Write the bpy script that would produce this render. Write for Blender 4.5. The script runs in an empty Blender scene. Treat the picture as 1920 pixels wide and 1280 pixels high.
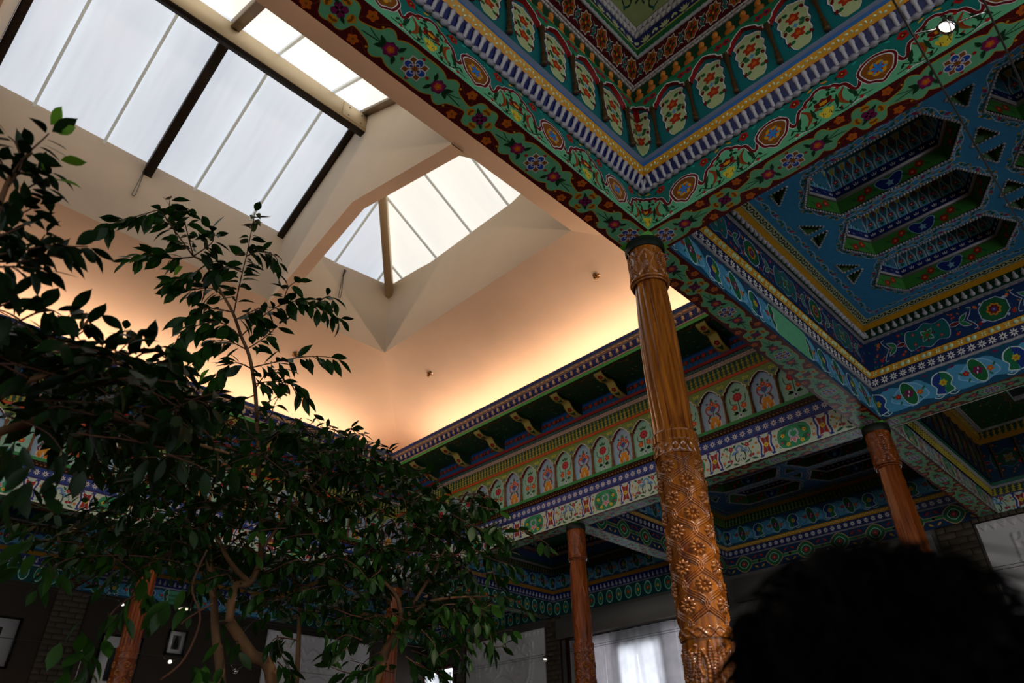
import bpy, math, random
import numpy as np
from mathutils import Vector, Matrix
from mathutils.geometry import tessellate_polygon

rng = random.Random(7)
nr = np.random.default_rng(7)
sc = bpy.context.scene
COL = sc.collection
PI = math.pi
ZC = 1.2            # eye height; every z below is measured from the eye, the floor is at -ZC

# ------------------------------------------------------------------ camera
YAW, PITCH, ROLL, FPX = math.radians(44.4688), math.radians(33.7729), math.radians(-1.0333), 1304.54
_f = np.array([math.cos(PITCH)*math.cos(YAW), math.cos(PITCH)*math.sin(YAW), math.sin(PITCH)])
_r = np.array([math.sin(YAW), -math.cos(YAW), 0.0])
_u = np.cross(_r, _f)
CR = math.cos(ROLL)*_r + math.sin(ROLL)*_u
CU = -math.sin(ROLL)*_r + math.cos(ROLL)*_u
cd = bpy.data.cameras.new('camera')
cd.sensor_width = 36.0
cd.lens = FPX/1920*36.0
cd.clip_start = 0.02
cd.clip_end = 200
cd.dof.use_dof = True
cd.dof.focus_distance = 4.6
cd.dof.aperture_fstop = 3.2
cam = bpy.data.objects.new('camera', cd)
COL.objects.link(cam)
cam.matrix_world = Matrix(((CR[0], CU[0], -_f[0], 0), (CR[1], CU[1], -_f[1], 0), (CR[2], CU[2], -_f[2], ZC), (0, 0, 0, 1)))
sc.camera = cam
sc.view_settings.view_transform = 'Standard'
sc.view_settings.look = 'None'
sc.view_settings.exposure = 0.0
sc.view_settings.gamma = 1.0
sc.view_settings.use_curve_mapping = False
sc.cycles.adaptive_threshold = 0.02
sc.cycles.max_bounces = 6
sc.cycles.diffuse_bounces = 4
sc.cycles.glossy_bounces = 2
sc.cycles.transmission_bounces = 2
sc.cycles.caustics_reflective = False
sc.cycles.caustics_refractive = False

# strengths of the daylight and lamps
SKY_COOL, SKY_WARM = 0.71, 0.97       # translucent skylight panes
WIN_OFF, WIN_FAR = 5.0, 1.5          # window panes behind the viewer / on the far wall
COVE = 7.2                           # watts per metre of cove strip

# ------------------------------------------------------------------ world
w = bpy.data.worlds.new('sky')
sc.world = w
w.use_nodes = True
wn = w.node_tree.nodes
bg = wn['Background']
bg.inputs[0].default_value = (0.62, 0.75, 1.0, 1)
bg.inputs[1].default_value = 0.6


def lin(h):
    h = h.lstrip('#')
    h = h if len(h) == 6 else ''.join(c*2 for c in h)
    c = [int(h[i:i+2], 16)/255 for i in (0, 2, 4)]
    return tuple(x/12.92 if x <= .04045 else ((x+.055)/1.055)**2.4 for x in c)


def P(px, py, d):
    """point at distance d along the sight line through photo pixel px,py (eye at the origin)"""
    v = (px-960)/FPX*CR - (py-640)/FPX*CU + _f
    return v/np.linalg.norm(v)*d


def PX(p):
    p = np.asarray(p)
    z = p@_f
    return 960+FPX*(p@CR)/z, 640-FPX*(p@CU)/z, z


# ------------------------------------------------------------------ materials
def new_mat(name):
    m = bpy.data.materials.new(name)
    m.use_nodes = True
    nt = m.node_tree
    return m, nt, nt.nodes, nt.links, nt.nodes['Principled BSDF']


def mat(name, col, rough=.5, metal=0.0, var=.12, scale=6.0, bump=0.0, spec=.4, coat=0.0, stretch=None):
    m, nt, N, Lk, b = new_mat(name)
    tc = N.new('ShaderNodeTexCoord')
    nz = N.new('ShaderNodeTexNoise')
    nz.inputs['Scale'].default_value = scale
    nz.inputs['Detail'].default_value = 4
    if stretch:
        mp = N.new('ShaderNodeMapping')
        mp.inputs['Scale'].default_value = stretch
        Lk.new(tc.outputs['Object'], mp.inputs[0])
        Lk.new(mp.outputs[0], nz.inputs['Vector'])
    else:
        Lk.new(tc.outputs['Object'], nz.inputs['Vector'])
    rp = N.new('ShaderNodeValToRGB')
    c = np.array(lin(col))
    rp.color_ramp.elements[0].position = .3
    rp.color_ramp.elements[1].position = .72
    rp.color_ramp.elements[0].color = (*np.clip(c*(1-var), 0, 1), 1)
    rp.color_ramp.elements[1].color = (*np.clip(c*(1+var), 0, 1), 1)
    Lk.new(nz.outputs['Fac'], rp.inputs[0])
    Lk.new(rp.outputs[0], b.inputs['Base Color'])
    b.inputs['Roughness'].default_value = rough
    b.inputs['Metallic'].default_value = metal
    b.inputs['Specular IOR Level'].default_value = spec
    b.inputs['Coat Weight'].default_value = coat
    b.inputs['Coat Roughness'].default_value = .12
    if bump:
        bp = N.new('ShaderNodeBump')
        bp.inputs['Strength'].default_value = bump
        bp.inputs['Distance'].default_value = .01
        Lk.new(nz.outputs['Fac'], bp.inputs['Height'])
        Lk.new(bp.outputs[0], b.inputs['Normal'])
    return m


def paint_mat(name, rough=.45, spec=.35, metal=0.0, mixc=None):
    """lacquer paint; the hue of every painted shape is stored on the shape itself"""
    m, nt, N, Lk, b = new_mat(name)
    at = N.new('ShaderNodeAttribute')
    at.attribute_name = 'Col'
    tc = N.new('ShaderNodeTexCoord')
    nz = N.new('ShaderNodeTexNoise')
    nz.inputs['Scale'].default_value = 22
    nz.inputs['Detail'].default_value = 5
    Lk.new(tc.outputs['Object'], nz.inputs['Vector'])
    mr = N.new('ShaderNodeMapRange')
    mr.inputs['To Min'].default_value = .78
    mr.inputs['To Max'].default_value = 1.12
    Lk.new(nz.outputs['Fac'], mr.inputs['Value'])
    vm = N.new('ShaderNodeVectorMath')
    vm.operation = 'SCALE'
    Lk.new(at.outputs['Color'], vm.inputs[0])
    Lk.new(mr.outputs[0], vm.inputs['Scale'])
    Lk.new(vm.outputs[0], b.inputs['Base Color'])
    b.inputs['Roughness'].default_value = rough
    b.inputs['Specular IOR Level'].default_value = spec
    b.inputs['Metallic'].default_value = metal
    return m


def wood_mat(name, c0, c1, rough=.28, coat=.5):
    m, nt, N, Lk, b = new_mat(name)
    tc = N.new('ShaderNodeTexCoord')
    mp = N.new('ShaderNodeMapping')
    mp.inputs['Scale'].default_value = (14, 14, 1.1)
    Lk.new(tc.outputs['Object'], mp.inputs[0])
    nz = N.new('ShaderNodeTexNoise')
    nz.inputs['Scale'].default_value = 2.2
    nz.inputs['Detail'].default_value = 6
    nz.inputs['Distortion'].default_value = .8
    Lk.new(mp.outputs[0], nz.inputs['Vector'])
    rp = N.new('ShaderNodeValToRGB')
    rp.color_ramp.elements[0].position = .32
    rp.color_ramp.elements[1].position = .7
    rp.color_ramp.elements[0].color = (*lin(c0), 1)
    rp.color_ramp.elements[1].color = (*lin(c1), 1)
    Lk.new(nz.outputs['Fac'], rp.inputs[0])
    Lk.new(rp.outputs[0], b.inputs['Base Color'])
    b.inputs['Roughness'].default_value = rough
    b.inputs['Coat Weight'].default_value = coat
    b.inputs['Coat Roughness'].default_value = .15
    return m


def glow_mat(name, col, strength, streak=0.0, sc_=(1, 1, 1)):
    """diffusing pane lit from outside by the sky"""
    m, nt, N, Lk, b = new_mat(name)
    b.inputs['Base Color'].default_value = (.55, .56, .55, 1)
    b.inputs['Roughness'].default_value = .35
    tc = N.new('ShaderNodeTexCoord')
    mp = N.new('ShaderNodeMapping')
    mp.inputs['Scale'].default_value = sc_
    nz = N.new('ShaderNodeTexNoise')
    nz.inputs['Scale'].default_value = 3
    nz.inputs['Detail'].default_value = 5
    Lk.new(tc.outputs['Object'], mp.inputs[0])
    Lk.new(mp.outputs[0], nz.inputs['Vector'])
    mr = N.new('ShaderNodeMapRange')
    mr.inputs['To Min'].default_value = strength*(1-streak)
    mr.inputs['To Max'].default_value = strength*(1+streak)
    Lk.new(nz.outputs['Fac'], mr.inputs['Value'])
    b.inputs['Emission Color'].default_value = (*col, 1)
    Lk.new(mr.outputs[0], b.inputs['Emission Strength'])
    return m


def leaf_mat(name, c0, c1, trans=.25):
    m, nt, N, Lk, b = new_mat(name)
    g = N.new('ShaderNodeNewGeometry')
    nz = N.new('ShaderNodeTexNoise')
    nz.inputs['Scale'].default_value = 5
    nz.inputs['Detail'].default_value = 3
    Lk.new(g.outputs['Position'], nz.inputs['Vector'])
    rp = N.new('ShaderNodeValToRGB')
    rp.color_ramp.elements[0].position = .3
    rp.color_ramp.elements[1].position = .75
    rp.color_ramp.elements[0].color = (*lin(c0), 1)
    rp.color_ramp.elements[1].color = (*lin(c1), 1)
    Lk.new(nz.outputs['Fac'], rp.inputs[0])
    Lk.new(rp.outputs[0], b.inputs['Base Color'])
    b.inputs['Roughness'].default_value = .45
    b.inputs['Specular IOR Level'].default_value = .2
    t = N.new('ShaderNodeBsdfTranslucent')
    Lk.new(rp.outputs[0], t.inputs['Color'])
    mx = N.new('ShaderNodeMixShader')
    mx.inputs[0].default_value = trans
    Lk.new(b.outputs[0], mx.inputs[1])
    Lk.new(t.outputs[0], mx.inputs[2])
    Lk.new(mx.outputs[0], N['Material Output'].inputs['Surface'])
    return m


M_PAINT = paint_mat('painted_wood')
M_SILVER = paint_mat('silver_paint', .32, .6)
M_WOOD = wood_mat('varnished_wood', '#6a300a', '#c07424', .2, .8)
M_WOODR = wood_mat('red_varnished_wood', '#5e2607', '#ad5818', .32, .4)
M_PLAST = mat('warm_plaster', '#dcc4ae', .85, var=.03, scale=2.5, bump=.03)  # same paint as the shaft, its warmer tint stands in for cove light
M_SHAFT = mat('shaft_plaster', '#cfc0ac', .85, var=.03, scale=2.5, bump=.03)
M_BEIGE = mat('beige_metal', '#cdb795', .5, var=.05, scale=3)
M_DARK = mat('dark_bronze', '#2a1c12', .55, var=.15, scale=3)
M_BAR_LIT = mat('pale_rafter', '#8a7862', .6, var=.08)  # lit copy of the dark rafters, near-slope light put into the colour
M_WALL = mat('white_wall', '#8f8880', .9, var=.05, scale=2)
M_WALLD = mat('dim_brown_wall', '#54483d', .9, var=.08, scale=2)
M_GYPS = mat('carved_gypsum', '#ece6e2', .8, var=.04, scale=4)
M_BRICK = mat('grey_brick', '#5a4e40', .9, var=.25, scale=9, bump=.3)
M_MORTAR = mat('mortar', '#3a332b', .95, var=.15, scale=12)
M_FLOOR = mat('floor_tile', '#5a4028', .5, var=.15, scale=1.2)
M_CHROME = mat('chrome', '#c8c6c2', .12, 1.0, var=.03)
M_STEEL = mat('steel_cable', '#6d6860', .4, .8, var=.08)
M_BLACK = mat('black_frame', '#0d0c0b', .5, var=.1)
M_BARK = mat('ficus_bark', '#6b4c2e', .8, var=.3, scale=9, bump=.4, stretch=(1, 1, .35))
M_TWIG = mat('ficus_twig', '#4c2e1c', .75, var=.2, scale=9)
M_LEAF = leaf_mat('ficus_leaf', '#0e2409', '#2a5214', .18)
M_LEAFD = leaf_mat('dark_leaf', '#0a1808', '#1b3812', .14)
M_YOUNG = leaf_mat('young_leaf', '#4f8a22', '#8cc43a', .45)
M_DEAD = leaf_mat('withered_leaf', '#8a5a24', '#b5843a', .3)
M_HAIR = mat('black_hair', '#020202', .7, var=.2, scale=40, spec=.05, stretch=(1, 1, .1))
M_SKIN = mat('skin', '#b98a6c', .55, var=.05)
M_SHIRT = mat('dark_cloth', '#0b0c12', .9, var=.2, scale=60)
M_CURT = leaf_mat('sheer_curtain', '#dcdbe0', '#f2f0f2', .6)
M_FRAMEWOOD = wood_mat('window_frame_wood', '#2b0f06', '#5a2410', .45, .1)


# ------------------------------------------------------------------ object helpers
OFF = {}
ONE = {}


def base_props(o, label, cat, group, kind):
    if label:
        o['label'] = label
    if cat:
        o['category'] = cat
    if group:
        o['group'] = group
    if kind:
        o['kind'] = kind


def thing(name, loc, label=None, cat=None, group=None, kind=None, parent=None):
    o = bpy.data.objects.new(name, None)
    COL.objects.link(o)
    o.empty_display_size = .2
    o.location = (loc[0], loc[1], loc[2]+ZC)
    if parent is not None:
        o.parent = parent
        o.location = Vector(np.array(loc, float)-OFF[parent.name])
    OFF[o.name] = np.array(loc, float)
    base_props(o, label, cat, group, kind)
    return o


# a pack is (verts, loop index, loop sizes, face colours)
def pk(V, F, col='#ffffff'):
    V = np.asarray(V, float).reshape(-1, 3)
    LI = np.array([i for f in F for i in f], np.int32)
    LS = np.array([len(f) for f in F], np.int32)
    FC = np.tile(np.array(lin(col)), (len(F), 1))
    return (V, LI, LS, FC)


def cat_(packs):
    Vs, Ls, Ss, Cs, n = [], [], [], [], 0
    for V, LI, LS, FC in packs:
        Vs.append(V); Ls.append(LI+n); Ss.append(LS); Cs.append(FC); n += len(V)
    if not Vs:
        return (np.zeros((0, 3)), np.zeros(0, np.int32), np.zeros(0, np.int32), np.zeros((0, 3)))
    return (np.concatenate(Vs), np.concatenate(Ls), np.concatenate(Ss), np.concatenate(Cs))


def recol(p, col):
    return (p[0], p[1], p[2], np.tile(np.array(lin(col)), (len(p[2]), 1)))


def shift(p, d):
    return (p[0]+np.asarray(d, float), p[1], p[2], p[3])


def xf(p, m):
    m = np.array(m)
    return (p[0]@m[:3, :3].T+m[:3, 3], p[1], p[2], p[3])


def mesh_of(name, p, m, smooth=False):
    V, LI, LS, FC = p
    me = bpy.data.meshes.new(name)
    me.vertices.add(len(V))
    me.vertices.foreach_set('co', np.ascontiguousarray(V, np.float32).ravel())
    me.loops.add(len(LI))
    me.loops.foreach_set('vertex_index', LI.astype(np.int32))
    me.polygons.add(len(LS))
    st = np.zeros(len(LS), np.int32)
    st[1:] = np.cumsum(LS)[:-1]
    me.polygons.foreach_set('loop_start', st)
    me.polygons.foreach_set('loop_total', LS.astype(np.int32))
    if smooth:
        me.polygons.foreach_set('use_smooth', np.ones(len(LS), bool))
    at = me.color_attributes.new('Col', 'FLOAT_COLOR', 'CORNER')
    c = np.ones((len(LI), 4), np.float32)
    c[:, :3] = np.repeat(FC, LS, axis=0)
    at.data.foreach_set('color', c.ravel())
    me.update(calc_edges=True)
    for q in (m if isinstance(m, (list, tuple)) else [m]):
        me.materials.append(q)
    return me


def obj(name, p, m, parent=None, smooth=False, label=None, cat=None, group=None, kind=None):
    V = p[0]
    if parent is None:
        base = np.array([(V[:, 0].min()+V[:, 0].max())/2, (V[:, 1].min()+V[:, 1].max())/2, V[:, 2].min()])
    else:
        base = OFF[parent.name]
    me = mesh_of(name, (V-base, p[1], p[2], p[3]), m, smooth)
    o = bpy.data.objects.new(name, me)
    COL.objects.link(o)
    if parent is None:
        o.location = (base[0], base[1], base[2]+ZC)
    else:
        o.parent = parent
    OFF[o.name] = base
    base_props(o, label, cat, group, kind)
    return o


def inst(name, me, mtx, parent=None, label=None, cat=None, group=None, kind=None):
    """an object that shares mesh data, placed by a matrix given in eye coordinates"""
    o = bpy.data.objects.new(name, me)
    COL.objects.link(o)
    mtx = Matrix(mtx)
    org = np.array(mtx.translation)
    if parent is not None:
        o.parent = parent
        mtx.translation = Vector(org-OFF[parent.name])
        o.matrix_local = mtx
    else:
        mtx.translation = Vector(org+np.array([0, 0, ZC]))
        o.matrix_world = mtx
    OFF[o.name] = org
    base_props(o, label, cat, group, kind)
    return o


def frame(o, U, V, N):
    return Matrix(((U[0], V[0], N[0], o[0]), (U[1], V[1], N[1], o[1]), (U[2], V[2], N[2], o[2]), (0, 0, 0, 1)))


def box(x0, x1, y0, y1, z0, z1, col='#ffffff'):
    V = [(x, y, z) for z in (z0, z1) for y in (y0, y1) for x in (x0, x1)]
    F = [(0, 2, 3, 1), (4, 5, 7, 6), (0, 1, 5, 4), (2, 6, 7, 3), (0, 4, 6, 2), (1, 3, 7, 5)]
    return pk(V, F, col)


def bevbox(x0, x1, y0, y1, z0, z1, b, col='#ffffff'):
    """box with chamfered long edges (octagonal section in x-y)"""
    ring = [(x0+b, y0), (x1-b, y0), (x1, y0+b), (x1, y1-b), (x1-b, y1), (x0+b, y1), (x0, y1-b), (x0, y0+b)]
    V = [(x, y, z0) for x, y in ring]+[(x, y, z1) for x, y in ring]
    F = [tuple(range(7, -1, -1)), tuple(range(8, 16))]+[(i, (i+1) % 8, 8+(i+1) % 8, 8+i) for i in range(8)]
    return pk(V, F, col)


def lathe(prof, n=10, col='#ffffff', axis='y', a0=0, a1=2*PI):
    """profile of (radius, height) turned about the local v axis (y)"""
    full = abs(a1-a0-2*PI) < 1e-6
    m = n if full else n+1
    V, F = [], []
    for r, h in prof:
        for i in range(m):
            a = a0+(a1-a0)*i/n
            if axis == 'y':
                V.append((r*math.cos(a), h, r*math.sin(a)))
            else:
                V.append((r*math.cos(a), r*math.sin(a), h))
    for j in range(len(prof)-1):
        for i in range(n):
            k = (i+1) % m
            F.append((j*m+i, j*m+k, (j+1)*m+k, (j+1)*m+i))
    return pk(V, F, col)


def tube(pts, rad, n=6, col='#ffffff', caps=True):
    pts = np.asarray(pts, float)
    m = len(pts)
    rad = np.full(m, rad) if np.isscalar(rad) else np.asarray(rad)
    T = np.gradient(pts, axis=0)
    T /= np.linalg.norm(T, axis=1)[:, None]+1e-12
    ref = np.array([0, 0, 1.0]) if abs(T[0][2]) < .9 else np.array([1.0, 0, 0])
    a = np.cross(T[0], ref); a /= np.linalg.norm(a)
    V = []
    for i in range(m):
        a = a-np.dot(a, T[i])*T[i]
        a /= np.linalg.norm(a)+1e-12
        b = np.cross(T[i], a)
        for k in range(n):
            t = 2*PI*k/n
            V.append(pts[i]+rad[i]*(math.cos(t)*a+math.sin(t)*b))
    F = [(i*n+k, i*n+(k+1) % n, (i+1)*n+(k+1) % n, (i+1)*n+k) for i in range(m-1) for k in range(n)]
    if caps:
        F += [tuple(range(n-1, -1, -1)), tuple((m-1)*n+k for k in range(n))]
    return pk(V, F, col)


def cr(pts, n=5, closed=False):
    """Catmull-Rom curve through points"""
    p = np.asarray(pts, float)
    m = len(p)
    out = []
    rngs = range(m) if closed else range(m-1)
    for i in rngs:
        if closed:
            a, b, c, d = p[(i-1) % m], p[i], p[(i+1) % m], p[(i+2) % m]
        else:
            a, b, c, d = p[max(i-1, 0)], p[i], p[i+1], p[min(i+2, m-1)]
        for k in range(n):
            t = k/n
            out.append(.5*((2*b)+(-a+c)*t+(2*a-5*b+4*c-d)*t*t+(-a+3*b-3*c+d)*t**3))
    if not closed:
        out.append(p[-1])
    return np.array(out)


# ------------------------------------------------------------------ flat painting on strips (u along, v across, n proud)
EPS = .0007


class Cv:
    def __init__(s):
        s.V, s.LI, s.LS, s.FC, s.n = [], [], [], [], 0

    def poly(s, pts, col, k=1):
        p = np.asarray(pts, float)
        m = len(p)
        s.V.append(np.column_stack([p[:, 0], p[:, 1], np.full(m, k*EPS)]))
        s.LI.append(np.arange(m)+s.n)
        s.LS.append([m])
        s.FC.append([lin(col)])
        s.n += m

    def dome(s, pts, col, h, k=1):
        p = np.asarray(pts, float)
        m = len(p)
        c = p.mean(axis=0)
        v = np.column_stack([p[:, 0], p[:, 1], np.full(m, k*EPS)])
        in_ = np.column_stack([c[0]+(p[:, 0]-c[0])*.6, c[1]+(p[:, 1]-c[1])*.6, np.full(m, h*.8)])
        s.V += [v, in_, [[c[0], c[1], h]]]
        li, ls = [], []
        for i in range(m):
            j = (i+1) % m
            li += [i, j, m+j, m+i]
            ls.append(4)
            li += [m+i, m+j, 2*m]
            ls.append(3)
        s.LI.append(np.array(li)+s.n)
        s.LS.append(ls)
        s.FC.append([lin(col)]*len(ls))
        s.n += 2*m+1

    def stroke(s, pts, w, col, k=2, closed=False):
        p = np.asarray(pts, float)
        m = len(p)
        if closed:
            T = np.roll(p, -1, 0)-np.roll(p, 1, 0)
        else:
            T = np.gradient(p, axis=0)
        T /= np.linalg.norm(T, axis=1)[:, None]+1e-12
        nn = np.column_stack([-T[:, 1], T[:, 0]])
        ww = (w if np.isscalar(w) else np.asarray(w)[:, None])
        a, b = p+nn*ww/2, p-nn*ww/2
        v = np.column_stack([np.vstack([a, b]), np.full(2*m, k*EPS)])
        s.V.append(v)
        li = []
        q = m if closed else m-1
        for i in range(q):
            j = (i+1) % m
            li += [i, j, m+j, m+i]
        s.LI.append(np.array(li)+s.n)
        s.LS.append([4]*q)
        s.FC.append([lin(col)]*q)
        s.n += 2*m

    def ell(s, cx, cy, rx, ry=None, col='#fff', k=1, rot=0, n=10, h=None):
        ry = rx if ry is None else ry
        t = np.arange(n)*2*PI/n
        x, y = rx*np.cos(t), ry*np.sin(t)
        c_, s_ = math.cos(rot), math.sin(rot)
        p = np.column_stack([cx+x*c_-y*s_, cy+x*s_+y*c_])
        (s.poly(p, col, k) if h is None else s.dome(p, col, h, k))

    def flower(s, cx, cy, r, n, col, cc=None, k=2, inner=.55, rot=0, pts=5, edge=None):
        t = np.arange(n*pts)*2*PI/(n*pts)
        f = lambda R: np.column_stack([cx+R*(inner+(1-inner)*np.abs(np.cos(n*t/2)))*np.cos(t+rot), cy+R*(inner+(1-inner)*np.abs(np.cos(n*t/2)))*np.sin(t+rot)])
        if edge:
            s.poly(f(r*1.13), edge, k-.5)
        s.poly(f(r), col, k)
        if cc:
            s.ell(cx, cy, r*.34, None, cc, k+.5, n=8)

    def leaf(s, x0, y0, x1, y1, w, col, k=2, bend=0, h=None):
        a, b = np.array([x0, y0]), np.array([x1, y1])
        d = b-a
        nn = np.array([-d[1], d[0]])/(np.linalg.norm(d)+1e-9)
        ts = np.array([0, .2, .45, .7, 1])
        ws = np.array([0, .8, 1, .65, 0])*w/2
        c = a+np.outer(ts, d)+np.outer(np.sin(ts*PI)*bend, nn)
        L_ = c+np.outer(ws, nn)
        R_ = c-np.outer(ws, nn)
        p = np.vstack([L_, R_[-2:0:-1]])
        (s.poly(p, col, k) if h is None else s.dome(p, col, h, k))

    def star(s, cx, cy, r, n, col, k=2, inner=.6, rot=0):
        t = np.arange(2*n)*PI/n+rot
        R = np.where(np.arange(2*n) % 2 == 0, r, r*inner)
        s.poly(np.column_stack([cx+R*np.cos(t), cy+R*np.sin(t)]), col, k)

    def pack(s):
        if not s.V:
            return cat_([])
        return (np.vstack(s.V), np.concatenate(s.LI).astype(np.int32), np.concatenate(s.LS).astype(np.int32), np.vstack(s.FC))


def rect(L, W, col, k=0, u0=0, v0=0):
    c = Cv()
    c.poly([(u0, v0), (u0+L, v0), (u0+L, v0+W), (u0, v0+W)], col, k)
    return c.pack()


def rep(unit, n, L, p, alt=None, off=.5):
    """repeat a unit (drawn about u=0, nominal pitch p) n times along length L"""
    out = []
    for i in range(n):
        q = unit if alt is None or i % 2 == 0 else alt
        V = q[0].copy()
        V[:, 0] = V[:, 0]*(L/n/p)+(i+off)*L/n
        out.append((V, q[1], q[2], q[3]))
    return cat_(out)


class Strip:
    def __init__(s, S0, E0, S1, E1, inside):
        s.S0, s.E0, s.S1, s.E1 = [np.asarray(q, float) for q in (S0, E0, S1, E1)]
        s.L = (np.linalg.norm(s.E0-s.S0)+np.linalg.norm(s.E1-s.S1))/2
        s.U = (s.E0-s.S0)/np.linalg.norm(s.E0-s.S0)
        v = (s.S1+s.E1)/2-(s.S0+s.E0)/2
        s.W = np.linalg.norm(v)
        s.Vd = v/s.W
        N = np.cross(s.U, s.Vd)
        mid = (s.S0+s.E0+s.S1+s.E1)/4
        if np.dot(N, np.asarray(inside)-mid) < 0:
            N = -N
        s.N = N

    def map(s, p):
        V = p[0]
        a = (V[:, 0]/s.L)[:, None]
        b = (V[:, 1]/s.W)[:, None]
        Q = (1-b)*((1-a)*s.S0+a*s.E0)+b*((1-a)*s.S1+a*s.E1)+V[:, 2:3]*s.N
        return (Q, p[1], p[2], p[3])

    def at(s, u, v=0, n=0):
        a, b = u/s.L, v/s.W
        return (1-b)*((1-a)*s.S0+a*s.E0)+b*((1-a)*s.S1+a*s.E1)+n*s.N

    def fr(s, u, v=0, n=0):
        return frame(s.at(u, v, n), s.U, s.Vd, s.N)


def side(rc, sd, o0, z0, o1, z1):
    """one side of a rectangular opening, from offset o0 at height z0 to offset o1 at height z1"""
    x0, x1, y0, y1 = rc

    def SE(o, z):
        if sd == 'x1':
            return (x1-o, y0+o, z), (x1-o, y1-o, z)
        if sd == 'x0':
            return (x0+o, y1-o, z), (x0+o, y0+o, z)
        if sd == 'y1':
            return (x1-o, y1-o, z), (x0+o, y1-o, z)
        return (x0+o, y0+o, z), (x1-o, y0+o, z)
    a, b = SE(o0, z0), SE(o1, z1)
    return Strip(a[0], a[1], b[0], b[1], ((x0+x1)/2, (y0+y1)/2, min(z0, z1)-1.5))


def row(name, pack, me, st, us, v, n, parent, single=True, mat_=None, smooth=True):
    """a row of small raised pieces: each its own object, or joined where they cannot be told apart"""
    if single:
        for u in us:
            inst(name, me, st.fr(u, v, n), parent)
    else:
        o = obj(name+'_row', cat_([xf(pack, st.fr(u, v, n)) for u in us]), mat_ or M_PAINT, parent, smooth)
        o['kind'] = 'stuff'

# ------------------------------------------------------------------ ornament patterns
GRN, TEAL, DTEAL, DKG, LEAF = '#6cc08c', '#17786e', '#0f5a58', '#123f22', '#1c6a3a'
RED, DRED, MAR, ORG, GOLD, YEL = '#b02018', '#6e0f10', '#581016', '#d8641a', '#d99a18', '#e6cf3c'
WHT, CRM, SIL, BLU, NAVY, SKY, LBL = '#ece8e2', '#dfe2a6', '#b9b6bc', '#2450b0', '#141f66', '#3f92cf', '#8fc3e6'
PUR, MAG, BRN, PINK, MINT, PBL, GRY = '#7a1a52', '#a02464', '#8f5216', '#d8868c', '#b7e6cb', '#9fc4e4', '#8a868c'


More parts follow.
